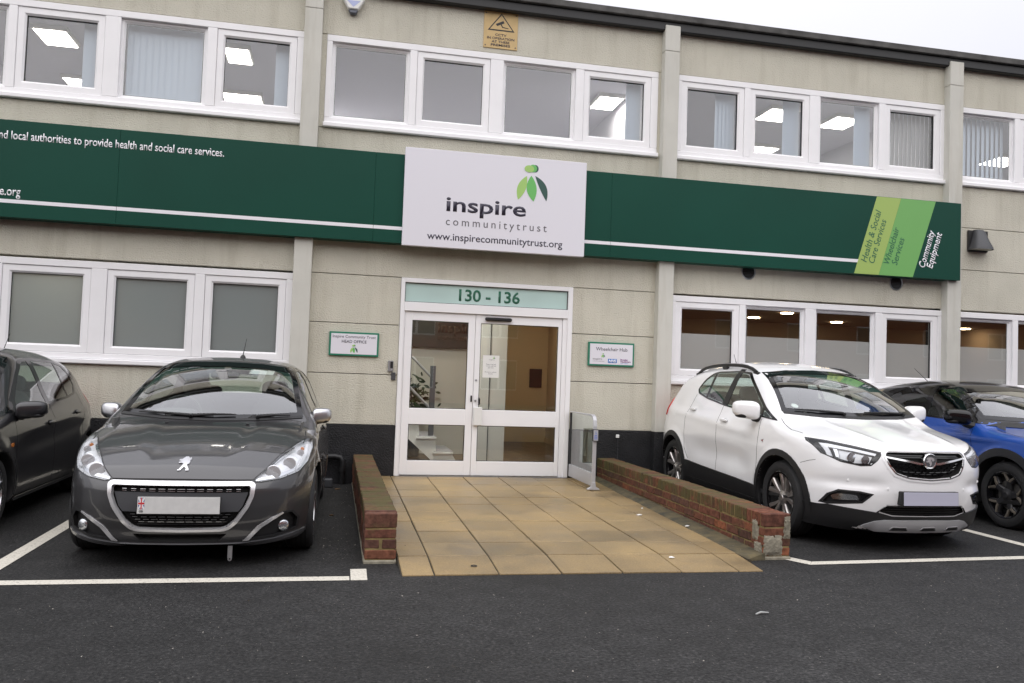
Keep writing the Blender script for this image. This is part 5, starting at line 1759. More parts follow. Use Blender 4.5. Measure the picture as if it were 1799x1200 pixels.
def aerial(root, p, top, m=None):
    b = MB(); b.lathe([(.028, 0), (.022, .02), (.008, .035)], p, 'z', 14)
    a = b.build('aerial', CM['trim'], root, smooth=True)
    t = MB(); t.tube([(p[0], p[1], p[2]+.03), top], [.005, .0025], 8); t.build('aerial_rod', CM['trim'], a)

def wiper(kit, a, b, parent, lift=.016):
    p, n = kit.project([a, b, ((a[0]+b[0])/2, (a[1]+b[1])/2)], 'front')
    A, Bq, Cq = (Vector(p[i]+n[i]*lift) for i in range(3))
    m = MB(); m.tube([A, Cq+Vector(n[2])*.006, Bq], [.012, .009, .005], 8)
    m.tube([A+Vector((0, -.03, -.012)), A, Cq], [.016, .013, .008], 8)
    m.build('wiper', CM['trim'], parent or kit.root, smooth=True)

def plate(kit, y, z, m, name='number_plate', w=.52, hgt=.111, tilt=0.0, x=0.0):
    b = MB(); b.box(-w/2-.006, w/2+.006, .0, .012, -hgt/2-.006, hgt/2+.006)
    h = b.build('plate_holder', CM['trim'], kit.root, bevel=.004); h.location = (x, y, z); h.rotation_euler = (tilt, 0, 0)
    b = MB(); b.box(-w/2, w/2, -.004, -.0005, -hgt/2, hgt/2)
    return b.build(name, m, h, bevel=.0015)
# ---------------------------------------------------------------- grey hatchback (faces the viewer, left of the entrance)
def grey_hatchback():
    pt = paint('grey_metallic_paint', (.062, .062, .066), .55, .38)
    L = 3.973
    ws = [(-.70, .985), (0, .958), (.70, .985), (.60, 1.30), (.565, 1.372), (.30, 1.405), (0, 1.414), (-.30, 1.405), (-.565, 1.372), (-.60, 1.30)]
    ws = [(-.70, .985), (-.35, .964), (0, .957), (.35, .964), (.70, .985), (.595, 1.30), (.55, 1.375), (.30, 1.403), (0, 1.412), (-.30, 1.403), (-.55, 1.375), (-.595, 1.30)]
    side1 = [(1.42, 1.005), (2.20, 1.02), (2.16, 1.375), (1.93, 1.355), (1.62, 1.20)]
    side2 = [(2.28, 1.022), (2.95, 1.045), (3.13, 1.10), (3.02, 1.28), (2.80, 1.36), (2.24, 1.38)]
    rw = [(-.52, 1.06), (.52, 1.06), (.45, 1.33), (-.45, 1.33)]
    hl = [(.445, .596), (.50, .588), (.634, .605), (.745, .640), (.800, .70), (.822, .79), (.805, .845), (.765, .848), (.70, .818), (.635, .775), (.60, .748), (.53, .672)]
    gr = [(-.445, .590), (0, .592), (.445, .590), (.468, .575), (.462, .50), (.432, .425), (.365, .325), (.315, .280), (.27, .266), (0, .262), (-.27, .266), (-.315, .280), (-.365, .325), (-.432, .425), (-.462, .50), (-.468, .575)]
    fog = [(.405, .192), (.50, .283), (.585, .338), (.66, .372), (.715, .374), (.755, .318), (.745, .245), (.60, .205)]
    low = [(-.30, .242), (.30, .242), (.25, .192), (-.25, .192)]
    cfg = dict(L=L, H=1.47, pose=(-.698, -4.598, -.023), paint=pt, R=.310, rr=.215, tw=.195, wheel='five', wheel_mats=[CM['satin'], CM['satin'], CM['satin']],
        label='dark grey metallic hatchback with silver grille frame parked left of the entrance',
        T=[(-.05, .58), (0, .605), (.03, .628), (.10, .688), (.2, .738), (.35, .797), (.55, .858), (.8, .915), (.98, .946), (1.04, .974), (1.15, 1.043), (1.3, 1.130), (1.5, 1.238), (1.7, 1.336), (1.84, 1.398), (1.96, 1.434), (2.3, 1.462), (2.6, 1.462), (2.9, 1.445), (3.3, 1.39), (3.6, 1.31), (3.75, 1.2), (3.88, .99), (4.1, .6)],
        F0=[(0, .22), (.12, .14), (.16, .085), (.2, .055), (.26, .04), (.34, .012), (.44, 0), (.52, .002), (.58, .015), (.64, .04), (.9, .2), (1.5, .5)],
        G=[(0, 0), (.2, .008), (.35, .03), (.5, .075), (.62, .145), (.72, .25), (.78, .36), (.83, .52), (.87, .78), (1.1, 2.2)],
        P=[(-.1, .80), (0, .81), (.4, .836), (.8, .862), (1.5, .868), (2.4, .866), (3.2, .852), (3.7, .80), (4.1, .72)],
        S=[(0, .12), (.15, .07), (.25, .022), (.38, .004), (.5, 0), (.62, .003), (.74, .012), (.85, .03), (.93, .058), (1.0, .098), (1.1, .148), (1.25, .212), (1.4, .292), (1.5, .36)],
        R0=[(0, 3.85), (.3, 3.93), (.6, 3.97), (.9, 3.95), (1.1, 3.86), (1.5, 3.6)],
        Bt=[(-.1, .15), (.4, .15), (.8, .2), (1.2, .19), (2.8, .19), (3.3, .22), (4.1, .26)],
        arches=[(.815, .32, .335), (3.353, .32, .335)], cabin=(1.0, 3.45, .99), rear_mirror=(0, 1.70, 1.30),
        top_mod=[lambda X, y: .016*sstep(.30, .44, X+.10*(1-y))*(1-sstep(.62, .8, X))*sstep(.1, .35, y)*(1-sstep(.95, 1.1, y))],
        side_mod=[lambda y, z: -.012*np.exp(-((z-.56)/.09)**2)*sstep(1.1, 1.5, y)*(1-sstep(2.6, 3.0, y))],
        headliner=[(-.5, 1.95), (.5, 1.95), (.5, 3.2), (-.5, 3.2)],
        glass=[dict(name='windscreen', view='front', poly=ws, mat=CM['wind'], frit=.034),
               dict(name='rear_window', view='rear', poly=rw, mat=CM['side'], frit=.03)]
              + [dict(name='side_window', view='side', side=s, poly=p, mat=CM['side'], frit=.016) for s in (-1, 1) for p in (side1, side2)],
        holes=[('front', 1, inset(hl, .004)), ('front', 1, inset(mir(hl), .004)), ('front', 1, inset(gr, .012)), ('front', 1, inset(fog, .006)), ('front', 1, inset(mir(fog), .006)), ('front', 1, low)],
        panels=[('hood', 'top', 1, [(-.44, -.02), (.44, -.02), (.60, .22), (.72, .55), (.755, .8), (.74, 1.02), (0, .97), (-.74, 1.02), (-.755, .8), (-.72, .55), (-.60, .22)], None)]
              + [(nm, 'side', s, pl, None) for s in (-1, 1) for nm, pl in (('front_door', [(1.25, .25), (2.22, .25), (2.24, 1.0), (1.25, .98)]), ('rear_door', [(2.225, .25), (2.95, .25), (3.1, .6), (3.08, 1.03), (2.245, 1.0)]))]
              + [('front_bumper', 'front', 1, [(-.95, .1), (.95, .1), (.95, .56), (.8, .63), (.45, .58), (0, .598), (-.45, .58), (-.8, .63), (-.95, .56)], None)],
        seams=[('door_gap', [(1.25, .25), (1.25, .98)], 'side', (1, -1), .003), ('door_gap', [(2.222, .25), (2.242, 1.0)], 'side', (1, -1), .003),
               ('door_gap', [(3.08, 1.03), (3.1, .62), (2.98, .3)], 'side', (1, -1), .003), ('door_gap', [(1.25, .25), (2.95, .25)], 'side', (1, -1), .003),
               ('hood_gap', [(.745, .66), (.757, .8), (.738, 1.0)], 'top', (1, -1), .0035),
               ('bumper_gap', [(.80, .655), (.84, .665)], 'front', (1, -1), .003)])
    root, k = make_car(cfg)
    front = k.parts['front_bumper'][0]
    k.line('hood_gap', CM['gap'], [(-.47, .602), (-.2, .607), (0, .608), (.2, .607), (.47, .602)], 'front', r=.006)
    # ---- headlights
    for s in (1, -1):
        P = hl if s == 1 else mir(hl)
        X = lambda *p: [(q[0]*s, q[1]) for q in p]
        hs = k.shell('headlight', CM['lampgrey'], P, 'front', off=-.032, thick=0, rim=.001, grid=.03)
        k.shell('lens', CM['lens'], inset(P, .001), 'front', off=.003, thick=.004, grid=.035, parent=hs)
        k.shell('bezel', CM['trim'], inset(P, -.004), 'front', off=.0015, thick=.004, holes=[inset(P, .004)], grid=.03, parent=hs)
        # chrome guide along the outer and lower edge, reflector bowls
        k.shell('light_guide', CM['drl'], X((.735, .66), (.762, .672), (.792, .75), (.785, .815), (.768, .815), (.765, .75)), 'front', off=-.012, thick=.015, grid=.03, parent=hs)
        k.shell('reflector', CM['lampchrome'], X((.46, .603), (.63, .622), (.73, .652), (.725, .675), (.62, .645), (.47, .618)), 'front', off=-.02, thick=.02, grid=.03, parent=hs)
        k.shell('reflector', CM['lampchrome'], X((.52, .655), (.60, .73), (.70, .795), (.69, .805), (.59, .745), (.515, .668)), 'front', off=-.014, thick=.015, grid=.03, parent=hs)
        for (x, z, r) in ((.585, .662, .048), (.685, .715, .042), (.745, .775, .024)):
            p, n = k.at((x*s, z), 'front', off=-.024)
            m = MB(); m.lathe([(r, -.026), (r*1.08, -.020), (r*.9, -.008), (r*.45, .006), (0.0, .010)], (0, 0, 0), 'y', 22)
            o = m.build('reflector', CM['bright'], hs, smooth=True); o.location = p
            superblob('bulb', CM['drl'], p+Vector((0, -.012, 0)), (r*.34, r*.3, r*.34), hs, 2, 12, 8)
        superblob('indicator', CM['amber'], k.at((.752*s, .80), 'front', off=-.03)[0], (.014, .01, .018), hs, 2, 12, 8)
    # ---- grille
    g = k.shell('grille', CM['gap'], inset(gr, .010), 'front', off=-.05, thick=0, rim=.0, grid=.05)
    top = [(-.445, .590), (0, .592), (.445, .590), (.468, .575), (.462, .50), (.432, .425), (.365, .325), (.315, .280), (.27, .266), (0, .262), (-.27, .266), (-.315, .280), (-.365, .325), (-.432, .425), (-.462, .50), (-.468, .575)]
    inn = [(-.432, .566), (0, .567), (.432, .566), (.442, .558), (.440, .50), (.413, .430), (.350, .336), (.304, .293), (.265, .279), (0, .275), (-.265, .279), (-.304, .293), (-.350, .336), (-.413, .430), (-.440, .50), (-.442, .558)]
    k.shell('grille_frame', CM['bright'], rounded(inset(top, -.004), .02), 'front', off=.010, thick=.03, holes=[rounded(inn, .015)], grid=.03, parent=g)
    k.shell('badge_strip', CM['satin'], [(-.115, .588), (.115, .588), (.085, .572), (-.085, .572)], 'front', off=.0125, thick=.004, grid=.04, parent=g)
    k.shell('plate_panel', CM['dgrey'] if 'dgrey' in CM else M['dgrey'], [(-.432, .522), (0, .520), (.432, .522), (.40, .43), (.372, .392), (0, .388), (-.372, .392), (-.40, .43)], 'front', off=-.012, thick=.03, grid=.05, parent=g)
    for z, w in ((.372, .35), (.354, .335), (.336, .318), (.318, .30), (.302, .28)):
        k.line('grille_bar', CM['gloss'], [(-w, z-.004), (0, z-.004), (w, z-.004)], 'front', r=.0028, off=-.026, parent=g, step=.06)
    for z, w, n in ((.548, .40, 13), (.533, .40, 13), (.372, .335, 12), (.354, .32, 11), (.336, .30, 11), (.318, .28, 9)):
        for i in range(n):
            c = -w+2*w*(i+.5)/n; l = .034*(1-.55*abs(c)/.45)
            k.line('chrome_dash', CM['satin'], [(c-l*.75, z), (c+l*.75, z)], 'front', r=.0013, off=-.020, parent=g, step=.05)
    # ---- fog lamps and lower intake
    for s in (1, -1):
        P = fog if s == 1 else mir(fog)
        e = k.shell('fog_lamp_surround', CM['trim'], P, 'front', off=-.028, thick=0, rim=.001, grid=.035)
        k.shell('surround_lip', CM['trim'], inset(P, -.006), 'front', off=.002, thick=.004, holes=[inset(P, .008)], grid=.03, parent=e)
        q = lambda *p: [(a[0]*s, a[1]) for a in p]
        k.shell('chrome_strip', CM['bright'], q((.400, .188), (.440, .192), (.520, .278), (.600, .330), (.66, .366), (.655, .374), (.585, .345), (.497, .292)), 'front', off=.006, thick=.014, grid=.03, parent=e)
        p, n = k.at((.668*s, .268), 'front', off=-.012)
        m = MB(); m.lathe([(.0, -.004), (.03, -.006), (.038, -.002), (.042, .012)], (0, 0, 0), 'y', 26)
        o = m.build('fog_lamp', CM['lampchrome'], e, smooth=True); o.location = p; o.rotation_euler = (0, 0, math.atan2(n.x, -n.y)*.6)
        m = MB(); m.lathe([(.0, -.014), (.024, -.011), (.0385, -.004)], (0, 0, 0), 'y', 26)
        o2 = m.build('fog_lens', CM['lens'], e, smooth=True); o2.location = p; o2.rotation_euler = o.rotation_euler
    k.shell('lower_intake', CM['gap'], inset(low, -.004), 'front', off=-.05, thick=0, rim=.0, grid=.06)
    lip = [(-.79, .205), (-.60, .170), (-.38, .150), (0, .148), (.38, .150), (.60, .170), (.79, .205), (.79, .225), (.60, .195), (.38, .178), (0, .176), (-.38, .178), (-.60, .195), (-.79, .225)]
    k.shell('bumper_lip', paint('grey_lip_paint', (.11, .11, .118), .5, .4), lip, 'front', off=.012, thick=.02, grid=.05)
    k.shell('tow_cover', cfg['paint'], [(-.505, .478), (-.46, .478), (-.438, .405), (-.465, .402), (-.515, .45)], 'front', off=.0015, thick=.003, grid=.04)
    # ---- number plate with its flag strip
    pl = plate(k, -.022, .444, CM['plate'], tilt=-.04)
    fb, fr, fw = mat('flag_blue', (.03, .06, .30), .4), mat('flag_red', (.55, .03, .04), .4), mat('flag_white', (.75, .75, .75), .4)
    def fl(pts, d, m, nm='flag'):
        b = MB(); b.prism(pts, -.0045-d, -.0041); b.build(nm, m, pl)
    x0, x1, z0, z1 = -.254, -.216, -.026, .050
    cx, cz = (x0+x1)/2, (z0+z1)/2
    fl([(x0, z0), (x1, z0), (x1, z1), (x0, z1)], .0, fb)
    fl([(x0, z0), (x0+.007, z0), (x1, z1-.010), (x1, z1), (x1-.007, z1), (x0, z0+.010)], .0004, fw); fl([(x1, z0), (x1, z0+.010), (x0+.007, z1), (x0, z1), (x0, z1-.010), (x1-.007, z0)], .0005, fw)
    fl([(cx-.006, z0), (cx+.006, z0), (cx+.006, z1), (cx-.006, z1)], .0008, fw); fl([(x0, cz-.010), (x1, cz-.010), (x1, cz+.010), (x0, cz+.010)], .0010, fw)
    fl([(cx-.0035, z0), (cx+.0035, z0), (cx+.0035, z1), (cx-.0035, z1)], .0013, fr); fl([(x0, cz-.006), (x1, cz-.006), (x1, cz+.006), (x0, cz+.006)], .0015, fr)
    text('GB', CM['gap'], cx, -.046, width=.026, height=.014, y=-.0042, parent=pl, align='c', bold=.03, depth=.0006)
    # ---- chrome lion emblem
    lion = [(-.040, .028), (-.022, .030), (-.012, .038), (-.004, .044), (.012, .044), (.022, .036), (.030, .040), (.036, .036), (.036, .026), (.030, .022), (.034, .016), (.030, .004), (.018, .000), (.022, -.010), (.034, -.026), (.036, -.036), (.016, -.037), (.014, -.032), (.020, -.028), (.004, -.014), (-.010, -.026), (-.016, -.036), (-.036, -.038), (-.036, -.032), (-.028, -.030), (-.012, -.008), (-.006, .004), (-.018, .008), (-.036, .006), (-.040, .012), (-.022, .016), (-.040, .021)]
    k.shell('emblem', CM['satin'], [(x-.005, z*.98+.697) for x, z in lion], 'front', off=.007, thick=.012, grid=.05)
    # ---- mirrors, handles, wipers, aerial, washer jets
    for s in (1, -1):
        door_mirror(k, (.845, 1.47, .985), (.082, .07, .066), s, CM['satin'], (.77, 1.44, .92))
        for y, z, d in ((2.05, .845, 'front_door'), (2.93, .875, 'rear_door')): door_handle(k, y, z, s, cfg['paint'], k.parts[d][0 if s == -1 else -1])
        p, n = k.at((.30*s, .93), 'top', off=.006); superblob('washer_jet', CM['trim'], p, (.014, .012, .007), root, 2, 12, 8)
    wiper(k, (-.14, .972), (.19, .985), None); wiper(k, (-.14, .972), (-.55, .985), None); wiper(k, (.36, .975), (.60, .985), None)
    k.shell('cowl', CM['trim'], [(-.70, .972), (-.35, .951), (0, .944), (.35, .951), (.70, .972), (.69, .99), (.35, .968), (0, .961), (-.35, .968), (-.69, .99)], 'front', off=.006, thick=.01, grid=.04)
    k.shell('tax_disc', M['white_plain'], [(.20, 1.33), (.40, 1.325), (.41, 1.36), (.21, 1.37)], 'front', off=-.01, thick=0, grid=.05)
    z = float(B_top(k, 0, 2.35)); aerial(root, (.06, 2.35, z-.004), (.07, 2.48, z+.19))
    hook = MB(); hook.box(.305, .335, .12, .13, .065, .15); hook.lathe([(.006, -.006), (.014, -.006), (.014, .006), (.006, .006)], (.32, .125, .06), 'y', 14, closed=True); hook.build('under_bracket', M['steel'], root)
def B_top(k, x, y):
    p, n = k.project([(x, y)], 'top'); return p[0][2]
grey_hatchback()
# ---------------------------------------------------------------- white crossover (right of the entrance)
def arch_trim(k, ya, za, r0, r1, side, m, zmin=.2, a0=0, a1=180, name='arch_trim', off=.010, thick=.014):
    n = 22
    A = [math.radians(a0+(a1-a0)*i/n) for i in range(n+1)]
    outer = [(ya+r1*math.cos(a), za+r1*math.sin(a)) for a in A]
    inner = [(ya+r0*math.cos(a), za+r0*math.sin(a)) for a in reversed(A)]
    return k.shell(name, m, outer+inner, 'side', off=off, thick=thick, side=side, grid=.05)

def white_crossover():
    pt = paint('white_car_paint', (.92, .92, .93), 0, .3, .96)
    L = 4.275
    ws = [(-.715, 1.138), (-.40, 1.115), (0, 1.108), (.40, 1.115), (.715, 1.138), (.60, 1.40), (.535, 1.515), (.30, 1.543), (0, 1.552), (-.30, 1.543), (-.535, 1.515), (-.60, 1.40)]
    side1 = [(1.42, 1.085), (2.22, 1.155), (2.23, 1.508), (2.06, 1.490), (1.74, 1.330), (1.44, 1.165)]
    quarter = [(1.19, 1.066), (1.37, 1.082), (1.39, 1.135), (1.36, 1.128)]
    side2 = [(2.34, 1.165), (2.78, 1.222), (2.80, 1.500), (2.33, 1.512)]
    side3 = [(2.83, 1.23), (3.04, 1.275), (3.10, 1.32), (3.02, 1.41), (2.91, 1.478), (2.85, 1.492)]
    dlo = [(1.09, 1.045), (1.40, 1.068), (2.28, 1.142), (2.78, 1.202), (3.06, 1.256), (3.13, 1.31), (3.05, 1.425), (2.92, 1.502), (2.80, 1.522), (2.30, 1.530), (2.05, 1.512), (1.72, 1.352), (1.38, 1.168)]
    rw = [(-.56, 1.22), (.56, 1.22), (.47, 1.50), (-.47, 1.50)]
    hl = [(.395, .843), (.445, .775), (.490, .735), (.56, .728), (.68, .752), (.775, .812), (.812, .905), (.803, .928), (.72, .917), (.58, .888)]
    gr = [(0, .868), (.345, .864), (.375, .845), (.385, .812), (.355, .74), (.305, .675), (.20, .641), (0, .626), (-.20, .641), (-.305, .675), (-.355, .74), (-.385, .812), (-.375, .845), (-.345, .864)]
    fog = [(.475, .492), (.56, .508), (.69, .510), (.745, .468), (.775, .392), (.74, .386), (.54, .418)]
    low = [(-.365, .405), (.365, .405), (.42, .345), (.30, .315), (-.30, .315), (-.42, .345)]
    cfg = dict(L=L, H=1.66, pose=(5.225, -4.312, -.003), paint=pt, R=.345, rr=.235, tw=.215, wheel='twin', cell=.0175,
        wheel_mats=[CM['gloss'], mat('machined_alloy', (.52, .49, .47), .3, metal=.85), CM['satin']],
        label='white crossover with black wheel arch trim and roof rails parked right of the ramp wall',
        T=[(-.05, .83), (0, .855), (.04, .878), (.10, .902), (.2, .933), (.35, .968), (.6, 1.015), (.82, 1.056), (.90, 1.080), (.98, 1.122), (1.1, 1.195), (1.3, 1.312), (1.5, 1.418), (1.68, 1.498), (1.84, 1.555), (2.02, 1.602), (2.3, 1.636), (2.6, 1.648), (2.9, 1.638), (3.3, 1.595), (3.6, 1.54), (3.8, 1.48), (3.95, 1.34), (4.08, 1.12), (4.3, .7)],
        F0=[(0, .26), (.14, .17), (.19, .11), (.27, .065), (.36, .035), (.45, .012), (.55, .0), (.68, .0), (.78, .012), (.86, .045), (.92, .10), (1.1, .3), (1.7, .8)],
        G=[(0, 0), (.2, .012), (.35, .045), (.5, .105), (.62, .185), (.72, .29), (.80, .43), (.86, .62), (.90, .9), (1.15, 2.4)],
        P=[(-.1, .82), (0, .83), (.4, .862), (.9, .882), (1.6, .880), (2.4, .880), (3.2, .882), (3.7, .855), (4.0, .80), (4.4, .70)],
        S=[(0, .14), (.17, .08), (.25, .035), (.4, .008), (.55, 0), (.75, 0), (.88, .012), (1.0, .038), (1.08, .072), (1.2, .125), (1.4, .215), (1.52, .282), (1.62, .36), (1.7, .43)],
        R0=[(0, 4.1), (.3, 4.2), (.6, 4.27), (.9, 4.25), (1.1, 4.17), (1.3, 4.03), (1.7, 3.75)],
        Bt=[(-.1, .175), (.5, .17), (.9, .22), (1.4, .2), (3.0, .2), (3.6, .24), (4.4, .28)],
        arches=[(.93, .35, .385), (3.485, .35, .385)], flare=.018, cabin=(1.05, 3.75, 1.10), rear_mirror=(0, 1.80, 1.44), liner=CM['liner'],
        top_mod=[lambda X, y: .014*np.exp(-((X-.33-.12*y)/.05)**2)*sstep(.02, .25, y)*(1-sstep(.9, 1.05, y))+.012*(1-sstep(.0, .25, X))*sstep(0, .2, y)*(1-sstep(.85, 1.05, y))],
        side_mod=[lambda y, z: -.022*np.exp(-((z-(.62+.02*(y-2)))/.12)**2)*sstep(1.35, 1.8, y)*(1-sstep(2.6, 3.05, y))+.010*np.exp(-((z-(.93+.07*(y-2)))/.05)**2)*sstep(1.2, 1.7, y)],
        front_mod=[lambda X, z: .020*np.exp(-((z-.575)/.05)**2)*sstep(.30, .5, X)],
        headliner=[(-.5, 2.05), (.5, 2.05), (.5, 3.4), (-.5, 3.4)],
        glass=[dict(name='windscreen', view='front', poly=ws, mat=CM['wind'], frit=.036), dict(name='rear_window', view='rear', poly=rw, mat=CM['side'], frit=.03)]
              + [dict(name='side_window', view='side', side=s, poly=p, mat=mm, frit=0, **{'in': .004}) for s in (-1, 1) for p, mm in ((side1, CM['side']), (side2, CM['side']), (side3, CM['side']), (quarter, CM['side']))],
        holes=[('front', 1, inset(hl, .004)), ('front', 1, inset(mir(hl), .004)), ('front', 1, inset(gr, .012)), ('front', 1, inset(fog, .006)), ('front', 1, inset(mir(fog), .006)), ('front', 1, inset(low, .006))],
        panels=[('hood', 'top', 1, [(-.36, .0), (.36, .0), (.42, .12), (.60, .30), (.74, .55), (.80, .85), (.76, 1.12), (0, 1.04), (-.76, 1.12), (-.80, .85), (-.74, .55), (-.60, .30), (-.42, .12)], None)]
              + [(nm, 'side', s, pl, None) for s in (-1, 1) for nm, pl in (('front_door', [(1.36, .25), (2.27, .25), (2.30, 1.155), (1.36, 1.07)]), ('rear_door', [(2.275, .25), (2.98, .25), (3.08, .55), (3.16, .9), (3.10, 1.25), (2.305, 1.15)]))]
              + [('front_bumper', 'front', 1, [(-.95, .1), (.95, .1), (.95, .72), (.78, .80), (.55, .72), (.40, .845), (0, .872), (-.40, .845), (-.55, .72), (-.78, .80), (-.95, .72)], None)],
        seams=[('door_gap', [(1.36, .40), (1.35, .9), (1.37, 1.05)], 'side', (1, -1), .003), ('door_gap', [(2.275, .42), (2.30, 1.145)], 'side', (1, -1), .003),
               ('door_gap', [(3.10, 1.25), (3.16, .95), (3.10, .62), (3.0, .5)], 'side', (1, -1), .003),
               ('hood_gap', [(.775, .70), (.80, .85), (.765, 1.10)], 'top', (1, -1), .0035),
               ('bumper_gap', [(.60, .705), (.50, .735), (.44, .748)], 'side', (1, -1), .002)])
    root, k = make_car(cfg)
    T = CM['trim']
    # ---- window surround and pillars
    for s in (1, -1):
        o = k.shell('window_trim', CM['gloss'], rounded(dlo, .03), 'side', off=.003, thick=.006, side=s, holes=[side1, side2, side3, quarter], grid=.05)
        k.shell('pillar_trim', T, [(2.215, 1.155), (2.345, 1.166), (2.335, 1.548), (2.225, 1.543)], 'side', off=.0045, thick=.004, side=s, grid=.06, parent=o)
    # ---- black cladding: sills, arches, lower bumper
    for s in (1, -1):
        k.shell('sill_cladding', T, [(1.33, .205), (1.33, .40), (1.8, .425), (2.6, .458), (3.09, .488), (3.09, .205)], 'side', off=.014, thick=.02, side=s, grid=.07)
        k.shell('sill_step', CM['gap'], [(1.40, .262), (3.02, .290), (3.02, .300), (1.40, .272)], 'side', off=.0155, thick=.004, side=s, grid=.08)
        arch_trim(k, .93, .35, .388, .445, s, T, a0=-18, a1=197)
        arch_trim(k, 3.485, .35, .388, .445, s, T, a0=-15, a1=197)
        k.shell('mud_flap', T, [(1.285, .14), (1.34, .14), (1.345, .32), (1.30, .32)], 'side', off=.004, thick=.03, side=s, grid=.05) if False else None
    lowc = [(-.855, .375), (-.78, .372), (-.74, .380), (-.43, .343), (-.36, .408), (.36, .408), (.43, .343), (.74, .380), (.78, .372), (.855, .375), (.862, .25), (.80, .19), (.4, .165), (0, .162), (-.4, .165), (-.80, .19), (-.862, .25)]
    lb = k.shell('lower_bumper', T, lowc, 'front', off=.013, thick=.022, holes=[low], grid=.045)
    li = k.shell('lower_grille', CM['gap'], inset(low, -.002), 'front', off=-.05, thick=0, rim=.0, grid=.06)
    for z, w in ((.388, .36), (.368, .375), (.348, .385), (.330, .35)):
        k.line('grille_bar', T, [(-w, z), (0, z), (w, z)], 'front', r=.004, off=-.015, parent=li, step=.06)
    sk = [(-.515, .222), (-.50, .238), (-.43, .272), (-.36, .286), (0, .292), (.36, .286), (.43, .272), (.50, .238), (.515, .222), (.4, .185), (0, .182), (-.4, .185)]
    so = k.shell('skid_plate', M['silver'], sk, 'front', off=.018, thick=.016, grid=.05)
    for x in (-.22, .05, .30):
        k.shell('skid_slot', T, rounded([(x-.085, .200), (x+.085, .200), (x+.06, .226), (x-.06, .226)], .02), 'front', off=.0195, thick=.004, grid=.05, parent=so)
        k.line('slot_lip', CM['bright'], [(x-.075, .206), (x-.055, .228), (x+.055, .228), (x+.075, .206)], 'front', r=.003, off=.021, parent=so, step=.02)
    # ---- headlights
    for s in (1, -1):
        P = hl if s == 1 else mir(hl)
        X = lambda *p: [(q[0]*s, q[1]) for q in p]
        hs = k.shell('headlight', CM['lampdark'], P, 'front', off=-.045, thick=0, rim=.001, grid=.03)
        k.shell('lens', CM['lens'], inset(P, .001), 'front', off=.003, thick=.004, grid=.035, parent=hs)
        k.shell('bezel', T, inset(P, -.004), 'front', off=.0015, thick=.004, holes=[inset(P, .005)], grid=.03, parent=hs)
        k.shell('inner_panel', CM['lampgrey'], X((.47, .812), (.70, .868), (.70, .78), (.60, .748), (.50, .752)), 'front', off=-.034, thick=.01, grid=.03, parent=hs)
        k.shell('light_guide', CM['drl'], X((.435, .838), (.60, .876), (.715, .900), (.765, .902), (.752, .80), (.728, .79), (.735, .872), (.60, .852), (.45, .818)), 'front', off=-.010, thick=.02, grid=.03, parent=hs)
        k.shell('light_guide', CM['bright'], X((.69, .858), (.712, .862), (.708, .79), (.690, .785)), 'front', off=-.014, thick=.015, grid=.03, parent=hs)
        for (x, z, r) in ((.625, .80, .042), (.535, .785, .036)):
            p, n = k.at((x*s, z), 'front', off=-.034)
            m = MB(); m.lathe([(r, -.026), (r*1.05, -.02), (r*.85, -.006), (r*.4, .006), (0.0, .010)], (0, 0, 0), 'y', 22)
            o = m.build('reflector', CM['lampchrome'], hs, smooth=True); o.location = p
            superblob('bulb', CM['drl'], p+Vector((0, -.012, 0)), (r*.34, r*.3, r*.34), hs, 2, 12, 8)
    # ---- grille: chrome edge, scale mesh, winged bar with round badge
    g = k.shell('grille', CM['gap'], inset(gr, .010), 'front', off=-.045, thick=0, rim=.0, grid=.05)
    k.shell('grille_surround', pt, inset(gr, -.022), 'front', off=.006, thick=.02, holes=[inset(gr, -.002)], grid=.04, parent=g)
    k.shell('grille_frame', CM['chrome'], rounded(inset(gr, -.003), .02), 'front', off=.009, thick=.03, holes=[rounded(inset(gr, .007), .018)], grid=.03, parent=g)
    mesh_m = CM['gloss']
    for r in range(6):
        z = .762-.023*r
        n = 11-(r % 2)
        for i in range(n):
            x = (i-(n-1)/2)*.062
            poly = [(x-.029, z+.006), (x, z+.010), (x+.029, z+.006), (x+.016, z-.010), (x, z-.013), (x-.016, z-.010)]
            if not pip(np.array([(x-.026, z), (x+.026, z), (x, z-.013)]), inset(gr, .02)).all(): continue
            k.shell('mesh_scale', mesh_m, poly, 'front', off=lambda c, z=z: -.020+(c[:, 1]-z)*.55, thick=.010, grid=.05, parent=g, smooth=False)
    for z in (.838, .822): k.line('grille_bar', CM['gloss'], [(-.35, z), (0, z), (.35, z)], 'front', r=.005, off=-.018, parent=g, step=.06)
    for s in (1, -1):
        k.shell('wing_bar', CM['chrome'], [(s*.055, .768), (s*.09, .773), (s*.20, .792), (s*.372, .818), (s*.375, .806), (s*.20, .776), (s*.10, .756), (s*.06, .757)], 'front', off=.004, thick=.02, grid=.03, parent=g)
    p, n = k.at((0, .787), 'front', off=.004)
    m = MB(); m.lathe([(.064, .03), (.066, -.004), (.060, -.011), (.052, -.009), (.050, -.004), (.0, -.004)], (0, 0, 0), 'y', 36)
    bd = m.build('badge', CM['chrome'], g, smooth=True); bd.location = p
    m = MB(); m.lathe([(.0, -.0052), (.050, -.0052), (.050, -.0045)], (0, 0, 0), 'y', 32); m.build('badge_field', mat('badge_grey', (.10, .10, .11), .35), bd)
    # griffin holding a flag, simplified silhouette
    gf = [(-.034, .026), (-.010, .034), (.012, .034), (.034, .024), (.040, .004), (.030, .006), (.026, -.004), (.016, .004), (.010, .016), (.002, .012), (.010, -.002), (.014, -.018), (.006, -.038), (-.006, -.040), (-.002, -.026), (-.012, -.018), (-.014, -.004), (-.022, -.010), (-.036, -.010), (-.040, .002), (-.028, .004), (-.020, .012), (-.034, .014)]
